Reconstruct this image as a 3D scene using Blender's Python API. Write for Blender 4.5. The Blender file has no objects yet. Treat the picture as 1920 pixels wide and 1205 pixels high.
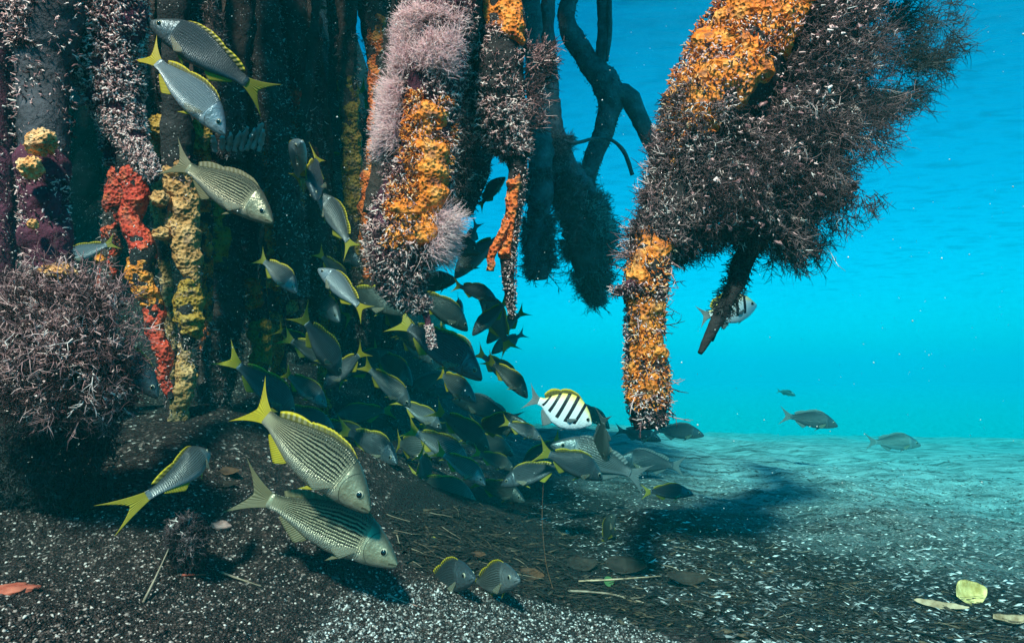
import bpy, math, random
import numpy as np
from mathutils import Vector, Matrix

# ------------------------------------------------------------------ scene, camera, water light
scn = bpy.context.scene
scn.render.engine = 'CYCLES'
scn.cycles.use_denoising = True
scn.cycles.max_bounces = 6
scn.cycles.diffuse_bounces = 2
scn.cycles.glossy_bounces = 2
scn.cycles.transmission_bounces = 2
scn.cycles.volume_bounces = 1
scn.cycles.transparent_max_bounces = 8
scn.cycles.sample_clamp_indirect = 4.0
scn.view_settings.view_transform = 'Standard'
scn.view_settings.look = 'None'
scn.view_settings.exposure = 2.42
scn.view_settings.gamma = 1.0

COL = scn.collection
CAM = np.array([0.0, 0.0, 0.42])
PITCH = math.radians(4.4)
FPX = 1280.0
cam_d = bpy.data.cameras.new("camera")
cam_d.lens = 24.0
cam_d.sensor_width = 36.0
cam_d.clip_start = 0.05
cam_d.clip_end = 500.0
cam = bpy.data.objects.new("camera", cam_d)
cam.location = CAM
cam.rotation_euler = (math.radians(90) + PITCH, 0, 0)
COL.objects.link(cam)
scn.camera = cam
FWD = np.array([0, math.cos(PITCH), math.sin(PITCH)])
UPV = np.array([0, -math.sin(PITCH), math.cos(PITCH)])
RGT = np.array([1.0, 0, 0])


def at(u, v, d):
    """point seen at photograph pixel (u, v), d metres in front of the camera"""
    return CAM + d * (FWD + RGT * ((u - 960.0) / FPX) + UPV * ((602.5 - v) / FPX))


def at_n(u, v, d):
    u = np.asarray(u, float); v = np.asarray(v, float); d = np.asarray(d, float)
    return CAM + d[:, None] * (FWD + ((u - 960.0) / FPX)[:, None] * RGT + ((602.5 - v) / FPX)[:, None] * UPV)


SUN_EL = math.radians(47)
SUN_AZ = math.radians(9)            # behind the camera, to the left
to_sun = np.array([-math.sin(SUN_AZ) * math.cos(SUN_EL), -math.cos(SUN_AZ) * math.cos(SUN_EL), math.sin(SUN_EL)])
world = bpy.data.worlds.new("World")
scn.world = world
world.use_nodes = True
wn = world.node_tree
wn.nodes.clear()
w_out = wn.nodes.new('ShaderNodeOutputWorld')
w_bg = wn.nodes.new('ShaderNodeBackground')
w_sky = wn.nodes.new('ShaderNodeTexSky')
w_sky.sky_type = 'NISHITA'
w_sky.sun_disc = False
w_sky.sun_elevation = SUN_EL
w_sky.sun_rotation = math.atan2(to_sun[0], to_sun[1])
w_mix = wn.nodes.new('ShaderNodeMix')
w_mix.data_type = 'RGBA'
w_mix.blend_type = 'MULTIPLY'
w_mix.inputs[0].default_value = 1.0
w_mix.inputs[7].default_value = (0.0, 0.54, 0.66, 1)     # daylight filtered by the water
wn.links.new(w_sky.outputs[0], w_mix.inputs[6])
wn.links.new(w_mix.outputs[2], w_bg.inputs[0])
w_bg.inputs[1].default_value = 0.05
wn.links.new(w_bg.outputs[0], w_out.inputs[0])

sun_d = bpy.data.lights.new("sun", 'SUN')
sun_d.energy = 5.0
sun_d.angle = math.radians(5.0)
sun_d.color = (1.0, 0.285, 0.235)
sun = bpy.data.objects.new("sun", sun_d)
sun.rotation_euler = Vector(to_sun).to_track_quat('Z', 'Y').to_euler()
sun.location = (0, 0, 6)
COL.objects.link(sun)


# ------------------------------------------------------------------ numeric helpers
def rng_of(seed):
    return np.random.default_rng(seed)


def norm(a):
    return a / np.maximum(np.linalg.norm(a, axis=-1, keepdims=True), 1e-9)


def vnoise(p, seed=0):
    p = np.asarray(p, float)
    i = np.floor(p).astype(np.int64)
    f = p - i
    f = f * f * f * (f * (f * 6 - 15) + 10)

    def h(ix, iy, iz):
        n = (ix * 374761393 + iy * 668265263 + iz * 2147483647 + seed * 974711) & 0xffffffff
        n = ((n ^ (n >> 13)) * 1274126177) & 0xffffffff
        n = ((n ^ (n >> 16)) * 2246822519) & 0xffffffff
        return ((n ^ (n >> 15)) & 0xffff) / 32767.5 - 1.0
    x, y, z = i[:, 0], i[:, 1], i[:, 2]
    fx, fy, fz = f[:, 0], f[:, 1], f[:, 2]
    def lx(yy, zz):
        return h(x, yy, zz) * (1 - fx) + h(x + 1, yy, zz) * fx
    a = lx(y, z) * (1 - fy) + lx(y + 1, z) * fy
    b = lx(y, z + 1) * (1 - fy) + lx(y + 1, z + 1) * fy
    return a * (1 - fz) + b * fz


def fbm(p, octv=4, seed=0):
    s = 0; a = 0.5; p = np.asarray(p, float)
    for k in range(octv):
        s = s + a * vnoise(p * (2.03 ** k) + 11.3 * k, seed + k)
        a *= 0.52
    return s


def sstep(a, b, x):
    t = np.clip((x - a) / (b - a), 0, 1)
    return t * t * (3 - 2 * t)


def make_mesh(name, V, F, mat, attrs=None, smooth=True):
    """F: one index array of faces, or a list of index arrays with 3 or 4 columns"""
    me = bpy.data.meshes.new(name)
    V = np.ascontiguousarray(V, dtype=np.float32)
    Fs = F if isinstance(F, list) else [F]
    Fs = [f for f in Fs if len(f)]
    idx = np.concatenate([f.reshape(-1) for f in Fs]).astype(np.int32)
    tot = np.concatenate([np.full(len(f), f.shape[1], np.int32) for f in Fs])
    start = np.concatenate([[0], np.cumsum(tot)[:-1]]).astype(np.int32)
    me.vertices.add(len(V)); me.vertices.foreach_set('co', V.reshape(-1))
    me.loops.add(len(idx)); me.loops.foreach_set('vertex_index', idx)
    me.polygons.add(len(tot))
    me.polygons.foreach_set('loop_start', start)
    me.polygons.foreach_set('loop_total', tot)
    if smooth:
        me.polygons.foreach_set('use_smooth', np.ones(len(tot), bool))
    for k, a in (attrs or {}).items():
        at_ = me.attributes.new(k, 'FLOAT', 'POINT')
        at_.data.foreach_set('value', np.ascontiguousarray(a, np.float32))
    me.update(calc_edges=True)
    if mat:
        me.materials.append(mat)
    return me


def link(name, me, parent=None):
    o = bpy.data.objects.new(name, me)
    COL.objects.link(o)
    if parent:
        o.parent = parent
    return o


def tag(o, label=None, cat=None, group=None, kind=None):
    if label: o['label'] = label
    if cat: o['category'] = cat
    if group: o['group'] = group
    if kind: o['kind'] = kind
    return o


def empty(name, loc, label, cat, group=None):
    o = bpy.data.objects.new(name, None)
    o.empty_display_size = 0.05
    o.location = loc
    COL.objects.link(o)
    return tag(o, label, cat, group)


def obj(name, V, F, mat, parent=None, attrs=None, smooth=True):
    """part: V are world points, stored relative to an unrotated parent"""
    if parent is not None:
        V = np.asarray(V) - np.array(parent.location)
    return link(name, make_mesh(name, V, F, mat, attrs, smooth), parent)


def resample(P, n):
    """Catmull-Rom through rows of P, n points evenly spaced by length of the first three columns"""
    P = np.asarray(P, float)
    Q = np.vstack([2 * P[0] - P[1], P, 2 * P[-1] - P[-2]])
    out = []
    for k in range(1, len(Q) - 2):
        t = np.linspace(0, 1, 40, endpoint=False)[:, None]
        a, b, c, d = Q[k - 1], Q[k], Q[k + 1], Q[k + 2]
        out.append(0.5 * (2 * b + (c - a) * t + (2 * a - 5 * b + 4 * c - d) * t ** 2 + (3 * b - a - 3 * c + d) * t ** 3))
    out.append(P[-1:])
    R = np.vstack(out)
    s = np.concatenate([[0], np.cumsum(np.linalg.norm(np.diff(R[:, :3], axis=0), axis=1))])
    q = np.linspace(0, s[-1], n)
    return np.stack([np.interp(q, s, R[:, j]) for j in range(R.shape[1])], 1), s[-1]


def frames(C):
    T = norm(np.gradient(C, axis=0))
    N = CAM - C
    N = norm(N - (N * T).sum(1, keepdims=True) * T)
    B = np.cross(T, N)
    # B is to the right as the camera sees it when the path runs downwards
    return T, N, -B


def tube(C, R, ring=20, disp=None, cap=True):
    n = len(C)
    T, N, B = frames(C)
    th = np.linspace(-math.pi, math.pi, ring, endpoint=False)
    D = N[:, None, :] * np.cos(th)[None, :, None] + B[:, None, :] * np.sin(th)[None, :, None]
    V = C[:, None, :] + D * R[:, None, None]
    if disp is not None:
        dv = disp(V.reshape(-1, 3)).reshape(n, ring)
        V = V + D * dv[:, :, None]
    V = V.reshape(-1, 3)
    i = np.arange(n - 1)[:, None] * ring
    j = np.arange(ring)[None, :]
    j2 = (j + 1) % ring
    F = np.stack([i + j, i + j2, i + ring + j2, i + ring + j], -1).reshape(-1, 4)
    Fs = [F]
    if cap:
        V = np.vstack([V, C[0], C[-1]])
        a, b = len(V) - 2, len(V) - 1
        jj = np.arange(ring); kk = (jj + 1) % ring
        e = (n - 1) * ring
        Fs.append(np.vstack([np.stack([np.full(ring, a), kk, jj], 1), np.stack([np.full(ring, b), e + jj, e + kk], 1)]))
    return V, Fs


def strands(base, dirs, length, rad, rng, seg=3, curl=0.5, sides=3, fork=0, rnd=None):
    """thin tapering filaments as one vertex/face soup; fork adds side filaments"""
    n = len(base)
    if rnd is None:
        rnd = rng.random(n)
    dirs = norm(dirs)
    bend = rng.normal(size=(n, 3)) * curl
    pts = [base]
    d = dirs
    for k in range(seg):
        d = norm(d + bend * (1.0 / seg) + rng.normal(size=(n, 3)) * 0.12 * curl)
        pts.append(pts[-1] + d * (length / seg)[:, None])
    a = norm(np.cross(dirs, rng.normal(size=(n, 3))))
    b = np.cross(dirs, a)
    taper = np.linspace(1, 0.45, seg + 1)
    V = np.empty((n, seg + 1, sides, 3))
    for k in range(seg + 1):
        for s in range(sides):
            an = 2 * math.pi * s / sides
            V[:, k, s] = pts[k] + (a * math.cos(an) + b * math.sin(an)) * (rad * taper[k])[:, None]
    vid = np.arange(n * (seg + 1) * sides).reshape(n, seg + 1, sides)
    q = []
    for k in range(seg):
        for s in range(sides):
            s2 = (s + 1) % sides
            q.append(np.stack([vid[:, k, s], vid[:, k, s2], vid[:, k + 1, s2], vid[:, k + 1, s]], 1))
    F = [np.concatenate(q)]
    if sides == 3:
        F.append(vid[:, seg, :].reshape(-1, 3))
    V = V.reshape(-1, 3)
    A = np.repeat(rnd, (seg + 1) * sides)
    if fork:
        VV, TT, QQ, AA = [V], [F[1]] if len(F) > 1 else [], [F[0]], [A]
        off = len(V)
        for f in range(fork):
            k = 1 + f % max(1, seg - 1)
            dd = norm(dirs * 0.75 + rng.normal(size=(n, 3)) * 0.7)
            v2, f2, a2 = strands(pts[k], dd, length * rng.uniform(0.25, 0.6, n), rad * 0.8, rng, 2, curl, sides, 0, np.clip(rnd + rng.normal(size=n) * 0.08, 0, 1))
            VV.append(v2); QQ.append(f2[0] + off); AA.append(a2)
            if len(f2) > 1: TT.append(f2[1] + off)
            off += len(v2)
        V = np.vstack(VV); A = np.concatenate(AA); F = [np.vstack(QQ)] + ([np.vstack(TT)] if TT else [])
    return V, F, A


def merge(parts):
    """parts: list of (V, [quads, tris...], A)"""
    off = 0; VV = []; AA = []; by = {}
    for V, F, A in parts:
        VV.append(V); AA.append(A)
        for f in (F if isinstance(F, list) else [F]):
            by.setdefault(f.shape[1], []).append(f + off)
        off += len(V)
    return np.vstack(VV), [np.vstack(x) for x in by.values()], np.concatenate(AA)


def in_poly(P, u, v):
    P = np.asarray(P, float); ins = np.zeros(len(u), bool)
    for k in range(len(P)):
        x1, y1 = P[k]; x2, y2 = P[(k + 1) % len(P)]
        c = (y1 > v) != (y2 > v)
        ins ^= c & (u < (x2 - x1) * (v - y1) / (y2 - y1 + 1e-12) + x1)
    return ins


def edge_dist(P, u, v):
    P = np.asarray(P, float); d = np.full(len(u), 1e9)
    for k in range(len(P)):
        a = P[k]; b = P[(k + 1) % len(P)]; ab = b - a
        t = np.clip(((u - a[0]) * ab[0] + (v - a[1]) * ab[1]) / (ab @ ab), 0, 1)
        d = np.minimum(d, np.hypot(u - a[0] - t * ab[0], v - a[1] - t * ab[1]))
    return d


def sample_poly(P, n, rng):
    P = np.asarray(P, float)
    lo, hi = P.min(0), P.max(0)
    U = np.empty(0); W = np.empty(0)
    while len(U) < n:
        u = rng.uniform(lo[0], hi[0], n * 2); v = rng.uniform(lo[1], hi[1], n * 2)
        m = in_poly(P, u, v)
        U = np.concatenate([U, u[m]]); W = np.concatenate([W, v[m]])
    return U[:n], W[:n]


# ------------------------------------------------------------------ materials
class NT:
    def __init__(self, name):
        self.m = bpy.data.materials.new(name)
        self.m.use_nodes = True
        self.t = self.m.node_tree
        self.b = self.t.nodes['Principled BSDF']
        self.b.inputs['Roughness'].default_value = 0.75
        self.b.inputs['Specular IOR Level'].default_value = 0.25

    def n(self, kind, **kw):
        nd = self.t.nodes.new('ShaderNode' + kind)
        for k, v in kw.items():
            setattr(nd, k, v)
        return nd

    def l(self, a, b):
        self.t.links.new(a, b)

    def val(self, x, sock):
        if hasattr(x, 'links') or hasattr(x, 'is_linked'):
            self.l(x, sock)
        else:
            sock.default_value = x

    def math(self, op, a, b=0.0, c=None, clamp=False):
        nd = self.n('Math', operation=op)
        nd.use_clamp = clamp
        self.val(a, nd.inputs[0]); self.val(b, nd.inputs[1])
        if c is not None: self.val(c, nd.inputs[2])
        return nd.outputs[0]

    def ramp(self, fac, stops, interp='LINEAR'):
        nd = self.n('ValToRGB')
        cr = nd.color_ramp
        cr.interpolation = interp
        while len(cr.elements) < len(stops):
            cr.elements.new(0.5)
        for e, (p, c) in zip(cr.elements, stops):
            e.position = p
            e.color = (*c, 1) if len(c) == 3 else c
        self.l(fac, nd.inputs[0])
        return nd.outputs[0]

    def mix(self, fac, a, b, mode='MIX'):
        nd = self.n('Mix', data_type='RGBA', blend_type=mode)
        self.val(fac, nd.inputs[0])
        for x, s in ((a, nd.inputs[6]), (b, nd.inputs[7])):
            if isinstance(x, tuple): s.default_value = (*x, 1) if len(x) == 3 else x
            else: self.l(x, s)
        return nd.outputs[2]

    def pos(self):
        return self.n('NewGeometry').outputs['Position']

    def objc(self):
        return self.n('TexCoord').outputs['Object']

    def attr(self, name):
        return self.n('Attribute', attribute_name=name).outputs['Fac']

    def noise(self, vec, scale, detail=4, rough=0.55, out=0):
        nd = self.n('TexNoise')
        nd.inputs['Scale'].default_value = scale
        nd.inputs['Detail'].default_value = detail
        nd.inputs['Roughness'].default_value = rough
        if vec is not None: self.l(vec, nd.inputs['Vector'])
        return nd.outputs[out]

    def voro(self, vec, scale, feature='F1', out='Distance', rand=1.0):
        nd = self.n('TexVoronoi', feature=feature)
        nd.inputs['Scale'].default_value = scale
        nd.inputs['Randomness'].default_value = rand
        if vec is not None: self.l(vec, nd.inputs['Vector'])
        return nd.outputs[out]

    def bump(self, h, strength=0.5, dist=0.01):
        nd = self.n('Bump')
        nd.inputs['Strength'].default_value = strength
        nd.inputs['Distance'].default_value = dist
        self.l(h, nd.inputs['Height'])
        self.l(nd.outputs[0], self.b.inputs['Normal'])

    def base(self, c):
        if isinstance(c, tuple): self.b.inputs['Base Color'].default_value = (*c, 1)
        else: self.l(c, self.b.inputs['Base Color'])


def mat_bark(name, dark, light, fleck=None, fleck_thr=0.2):
    t = NT(name)
    p = t.objc()
    n1 = t.noise(p, 22, 6, 0.65)
    n2 = t.noise(p, 130, 4, 0.6)
    c = t.ramp(n1, [(0.35, dark), (0.6, light), (0.75, tuple(min(1, x * 1.7) for x in light))])
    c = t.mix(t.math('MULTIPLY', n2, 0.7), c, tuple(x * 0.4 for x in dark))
    if fleck:
        v = t.voro(p, 140)
        big = t.noise(p, 16, 3)
        f = t.math('MULTIPLY', t.math('LESS_THAN', v, fleck_thr), t.math('GREATER_THAN', big, 0.47))
        c = t.mix(f, c, fleck)
    t.base(c)
    t.b.inputs['Roughness'].default_value = 0.85
    t.bump(t.math('ADD', t.math('MULTIPLY', n1, 1.2), n2), 0.8, 0.008)
    return t.m


def mat_sponge(name, c0, c1, c2, scale=60):
    t = NT(name)
    p = t.objc()
    n = t.noise(p, scale * 0.6, 5, 0.6)
    v = t.voro(p, scale * 2.2)
    c = t.ramp(n, [(0.3, c0), (0.5, c1), (0.68, c2)])
    silt = t.ramp(t.noise(p, 34, 4, 0.6), [(0.52, (0, 0, 0)), (0.66, (1, 1, 1))])
    c = t.mix(t.math('MULTIPLY', silt, 0.7), c, (0.10, 0.055, 0.05))
    pores = t.math('LESS_THAN', v, 0.24)
    c = t.mix(t.math('MULTIPLY', pores, 0.8), c, tuple(x * 0.18 for x in c0))
    t.base(c)
    t.b.inputs['Roughness'].default_value = 0.6
    t.bump(t.math('ADD', n, t.math('MULTIPLY', v, 0.9)), 0.9, 0.008)
    return t.m


def mat_strand(name, stops):
    t = NT(name)
    a = t.attr('rnd')
    t.base(t.ramp(a, stops))
    t.b.inputs['Roughness'].default_value = 0.6
    t.b.inputs['Specular IOR Level'].default_value = 0.3
    return t.m


M = {}
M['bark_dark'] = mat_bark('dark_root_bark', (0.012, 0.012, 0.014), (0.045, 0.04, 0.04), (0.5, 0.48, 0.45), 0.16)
M['bark_plain'] = mat_bark('plain_root_bark', (0.012, 0.012, 0.014), (0.05, 0.045, 0.045))
M['bark_blue'] = mat_bark('hazed_root_bark', (0.11, 0.12, 0.13), (0.24, 0.26, 0.28))  # pale blue-grey puts the water haze into the bark colour
M['hazed_st'] = mat_strand('hazed_algae', [(0, (0.06, 0.065, 0.07)), (0.7, (0.19, 0.20, 0.21)), (1, (0.40, 0.40, 0.39))])  # algae on the blue roots, paled likewise to look hazy
M['bark_mid'] = mat_bark('brown_root_bark', (0.035, 0.024, 0.021), (0.13, 0.085, 0.075), (0.55, 0.48, 0.44), 0.16)
M['bark_grey'] = mat_bark('grey_root_bark', (0.03, 0.03, 0.035), (0.10, 0.10, 0.115))
M['bark_purple'] = mat_bark('purple_root_bark', (0.05, 0.012, 0.025), (0.20, 0.05, 0.09), (0.6, 0.45, 0.42), 0.15)
M['sp_orange'] = mat_sponge('orange_sponge', (0.45, 0.085, 0.01), (0.90, 0.25, 0.025), (0.96, 0.43, 0.10), 60)
M['sp_red'] = mat_sponge('red_sponge', (0.30, 0.02, 0.012), (0.68, 0.06, 0.03), (0.80, 0.16, 0.06), 55)
M['sp_tan'] = mat_sponge('tan_sponge', (0.30, 0.125, 0.035), (0.60, 0.29, 0.10), (0.76, 0.44, 0.20), 55)
M['sp_ochre'] = mat_sponge('ochre_sponge', (0.20, 0.09, 0.01), (0.42, 0.22, 0.03), (0.5, 0.3, 0.07), 55)
M['sp_cream'] = mat_sponge('cream_sponge', (0.8, 0.30, 0.08), (0.99, 0.46, 0.17), (1.0, 0.66, 0.36), 90)
M['sp_redorange'] = mat_sponge('vermilion_sponge', (0.5, 0.05, 0.01), (0.85, 0.16, 0.03), (0.9, 0.3, 0.07), 60)
M['pinkwhite'] = mat_strand('pale_polyps', [(0, (0.02, 0.008, 0.011)), (0.38, (0.05, 0.02, 0.024)), (0.55, (0.40, 0.20, 0.20)), (0.75, (0.85, 0.53, 0.49)), (1, (0.99, 0.84, 0.77))])
M['orange_st'] = mat_strand('orange_polyps', [(0, (0.12, 0.04, 0.02)), (0.35, (0.75, 0.17, 0.02)), (0.75, (0.95, 0.36, 0.05)), (1, (0.95, 0.75, 0.5))])
M['brown_st'] = mat_strand('brown_algae', [(0, (0.014, 0.009, 0.011)), (0.3, (0.05, 0.035, 0.038)), (0.55, (0.115, 0.07, 0.075)), (0.85, (0.30, 0.20, 0.19)), (0.94, (0.6, 0.46, 0.42)), (1, (0.99, 0.9, 0.83))])
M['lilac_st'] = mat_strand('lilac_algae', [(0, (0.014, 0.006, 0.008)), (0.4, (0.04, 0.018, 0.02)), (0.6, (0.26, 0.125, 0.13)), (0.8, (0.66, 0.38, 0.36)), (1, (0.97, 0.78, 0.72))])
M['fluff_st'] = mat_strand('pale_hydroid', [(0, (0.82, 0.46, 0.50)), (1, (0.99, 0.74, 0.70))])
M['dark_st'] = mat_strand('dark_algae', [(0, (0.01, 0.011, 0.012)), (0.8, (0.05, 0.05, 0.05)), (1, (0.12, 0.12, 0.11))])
M['fleck_st'] = mat_strand('pale_fleck', [(0, (0.08, 0.07, 0.07)), (0.6, (0.35, 0.32, 0.31)), (1, (0.9, 0.88, 0.85))])
M['white_st'] = mat_strand('white_anemone', [(0, (0.4, 0.42, 0.4)), (1, (0.9, 0.9, 0.85))])


# ------------------------------------------------------------------ seabed
def ground(x, y):
    p = np.stack([x * 0.857 - y * 0.515, x * 0.515 + y * 0.857, 0.37 + x * 0.31], 1)
    lf = sstep(0.22, -0.80, x)
    z = lf * (0.16 + 0.17 * sstep(0.8, 1.75, y)) + 0.05 * sstep(0.15, -0.35, x) * sstep(1.9, 1.2, y)
    z = z - 0.10 * sstep(0.4, 2.5, x) - 1.1 * sstep(4.0, 20, np.hypot(x * 0.7, y))
    edge = -0.62 + 0.28 * fbm(p * 1.3, 3, 5) - 0.05 * (y - 3)
    bank = sstep(2.2, 4.2, y) * sstep(edge + 0.22, edge - 0.75, x)
    z = z + bank * 2.9
    z = z + 0.075 * fbm(p * 1.7, 4, 2) + 0.02 * fbm(p * 9, 3, 3)
    near = sstep(6, 3, y)
    z = z + near * 0.006 * fbm(p * 38, 3, 4)
    # drifts of litter pushed into low ridges running to the lower right
    w = sstep(-0.2, 0.5, x) * near
    z = z + w * 0.025 * fbm(np.stack([(x + y * 0.55) * 1.2, (y - x * 0.18) * 5.5, x * 0], 1), 3, 9)
    return z


xs = np.concatenate([-np.geomspace(118, 2.0, 40), np.linspace(-1.98, 2.4, 470), np.geomspace(2.44, 118, 60)])
ys = np.concatenate([-np.geomspace(118, 0.3, 26), np.linspace(-0.2, 0.5, 20), np.linspace(0.52, 3.2, 400), np.geomspace(3.21, 118, 130)])
gx, gy = np.meshgrid(xs, ys)
gz = ground(gx.ravel(), gy.ravel())
nx = len(xs)
gi = (np.arange(len(ys) - 1)[:, None] * nx + np.arange(nx - 1)[None, :])
gF = np.stack([gi, gi + 1, gi + nx + 1, gi + nx], -1).reshape(-1, 4)
t = NT('seabed_grit')
p = t.pos()
v1 = t.voro(p, 190, out='Color')
sepc = t.n('SeparateColor'); t.l(v1, sepc.inputs[0])
n1 = t.noise(p, 3.0, 5, 0.6)
n2 = t.noise(p, 60, 4, 0.6)
grain = t.ramp(sepc.outputs[0], [(0.0, (0.005, 0.004, 0.004)), (0.6, (0.022, 0.0125, 0.0115)), (0.88, (0.055, 0.033, 0.029)), (0.97, (0.20, 0.14, 0.12)), (1.0, (0.6, 0.52, 0.47))])
sx = t.n('SeparateXYZ'); t.l(p, sx.inputs[0])
# paler shell sand in the open water on the right, black grit under the roots
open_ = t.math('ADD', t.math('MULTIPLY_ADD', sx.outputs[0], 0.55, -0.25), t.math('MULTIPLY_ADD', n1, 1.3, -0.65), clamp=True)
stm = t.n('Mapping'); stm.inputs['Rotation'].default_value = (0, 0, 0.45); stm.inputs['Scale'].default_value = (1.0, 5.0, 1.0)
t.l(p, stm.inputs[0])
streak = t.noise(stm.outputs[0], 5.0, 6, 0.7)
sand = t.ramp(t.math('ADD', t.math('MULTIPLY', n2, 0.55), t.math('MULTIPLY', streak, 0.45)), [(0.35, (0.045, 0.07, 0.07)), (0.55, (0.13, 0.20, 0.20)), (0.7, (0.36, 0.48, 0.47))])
litter_shade = t.attr('litter_and_shade')
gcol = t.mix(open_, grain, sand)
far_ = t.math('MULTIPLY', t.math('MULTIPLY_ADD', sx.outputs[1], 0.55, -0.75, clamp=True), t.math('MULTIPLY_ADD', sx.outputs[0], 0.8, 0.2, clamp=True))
gcol = t.mix(t.math('MULTIPLY', far_, t.math('MULTIPLY_ADD', streak, 4.0, -1.45, clamp=True)), gcol, (0.42, 0.54, 0.54))  # far sand painted brighter in streaks so it blends into the water haze
t.base(t.mix(t.math('MULTIPLY', litter_shade, 0.93), gcol, (0.008, 0.008, 0.008)))  # dark litter colour, with root shade painted in over the same band
t.b.inputs['Roughness'].default_value = 0.9
t.bump(t.math('ADD', n2, t.voro(p, 190)), 0.9, 0.006)
M['seabed'] = t.m
GV = np.stack([gx.ravel(), gy.ravel(), gz], 1)
rel_ = GV - CAM
dep_ = np.maximum(rel_ @ FWD, 0.2)
gu, gv_ = 960 + (rel_ @ RGT) / dep_ * FPX, 602.5 - (rel_ @ UPV) / dep_ * FPX
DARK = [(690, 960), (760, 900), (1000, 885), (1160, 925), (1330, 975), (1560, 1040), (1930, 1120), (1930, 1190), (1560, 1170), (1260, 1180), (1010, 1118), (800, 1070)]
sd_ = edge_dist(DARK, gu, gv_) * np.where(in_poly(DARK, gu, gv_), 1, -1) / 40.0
litter_shade = sstep(-0.6, 0.6, sd_ + 1.1 * fbm(np.stack([gu / 70, gv_ / 24, gu * 0], 1), 4, 31)) * (rel_ @ FWD > 0.3)
seabed = link('seabed', make_mesh('seabed', GV, gF, M['seabed'], {'litter_and_shade': litter_shade}))
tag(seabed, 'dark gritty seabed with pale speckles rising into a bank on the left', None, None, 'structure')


def gz1(x, y):
    return float(ground(np.array([x]), np.array([y]))[0])


def floor_at(u, v):
    """where the ray of pixel (u, v) meets the seabed"""
    d = np.linspace(0.5, 9, 1500)
    P = at_n(np.full(len(d), u), np.full(len(d), v), d)
    h = P[:, 2] - ground(P[:, 0], P[:, 1])
    k = np.argmax(h < 0) if (h < 0).any() else len(d) - 1
    return P[k], d[k]


# ------------------------------------------------------------------ water surface overhead
SURF = 1.95
wx = np.concatenate([-np.geomspace(118, 4, 20), np.linspace(-3.8, 6, 180), np.geomspace(6.2, 118, 30)])
wy = np.concatenate([-np.geomspace(118, 1, 12), np.linspace(-0.8, 9, 200), np.geomspace(9.2, 118, 40)])
ax, ay = np.meshgrid(wx, wy)
pw = np.stack([ax.ravel(), ay.ravel(), ax.ravel() * 0], 1)
az = SURF + 0.03 * fbm(pw * np.array([1.1, 2.2, 1]) , 3, 21) + 0.012 * fbm(pw * np.array([3.5, 8.0, 1]), 3, 22)
nwx = len(wx)
wi = (np.arange(len(wy) - 1)[:, None] * nwx + np.arange(nwx - 1)[None, :])
wF = np.stack([wi, wi + 1, wi + nwx + 1, wi + nwx], -1).reshape(-1, 4)
t = NT('water_surface')
t.t.nodes.remove(t.b)
tr = t.n('BsdfTransparent'); tr.inputs[0].default_value = (0.9, 0.98, 1, 1)
gl = t.n('BsdfGlossy'); gl.inputs['Roughness'].default_value = 0.12
gl.inputs[0].default_value = (0.8, 0.95, 1, 1)
ms = t.n('MixShader'); ms.inputs[0].default_value = 0.13
cm = t.n('Mapping'); cm.inputs['Scale'].default_value = (1.0, 1.5, 1.0)
t.l(t.pos(), cm.inputs[0])
warp = t.n('VectorMath', operation='ADD'); t.l(cm.outputs[0], warp.inputs[0]); t.l(t.noise(cm.outputs[0], 2.2, 3, out=1), warp.inputs[1])
t.l(t.ramp(t.voro(warp.outputs[0], 2.6, 'DISTANCE_TO_EDGE'), [(0.0, (1, 1, 1)), (0.10, (0.93, 0.97, 0.98)), (0.42, (0.72, 0.78, 0.8))]), tr.inputs[0])  # web of caustics painted into the transparency to dapple the light below
t.l(tr.outputs[0], ms.inputs[1]); t.l(gl.outputs[0], ms.inputs[2])
bp = t.n('Bump'); bp.inputs['Strength'].default_value = 0.6; bp.inputs['Distance'].default_value = 0.05
mp = t.n('Mapping'); mp.inputs['Scale'].default_value = (2.0, 7.0, 1.0); mp.inputs['Rotation'].default_value = (0, 0, 0.35)
t.l(t.pos(), mp.inputs[0]); t.l(t.noise(mp.outputs[0], 2.0, 5), bp.inputs['Height'])
t.l(bp.outputs[0], gl.inputs['Normal'])
t.l(ms.outputs[0], t.t.nodes['Material Output'].inputs['Surface'])
surf = link('water_surface', make_mesh('water_surface', np.stack([ax.ravel(), ay.ravel(), az], 1), wF, t.m))
tag(surf, 'rippled underside of the water surface overhead', None, None, 'structure')


# ------------------------------------------------------------------ added unseen leaf canopy, shaped to shade the roots
t = NT('shade_canopy_leaf')
t.base(t.ramp(t.attr('rnd'), [(0, (0.02, 0.05, 0.012)), (1, (0.06, 0.12, 0.025))]))
M['leaf'] = t.m


def leaf_soup(C, D, Nn, L, W):
    """flat pointed leaves, two quads each, folded along the midrib"""
    n = len(C); S = np.cross(D, Nn)
    a = C; b = C + D * L[:, None]
    m = C + D * (L * 0.5)[:, None]
    l = m + S * W[:, None] + Nn * (W * 0.25)[:, None]; r = m - S * W[:, None] + Nn * (W * 0.25)[:, None]
    V = np.stack([a, l, b, m, r], 1).reshape(-1, 3)
    k = np.arange(n) * 5
    return V, np.vstack([np.stack([k, k + 3, k + 2, k + 1], 1), np.stack([k, k + 4, k + 2, k + 3], 1)])


rg = rng_of(5)
shift = np.array([to_sun[0], to_sun[1]]) / to_sun[2]
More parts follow.
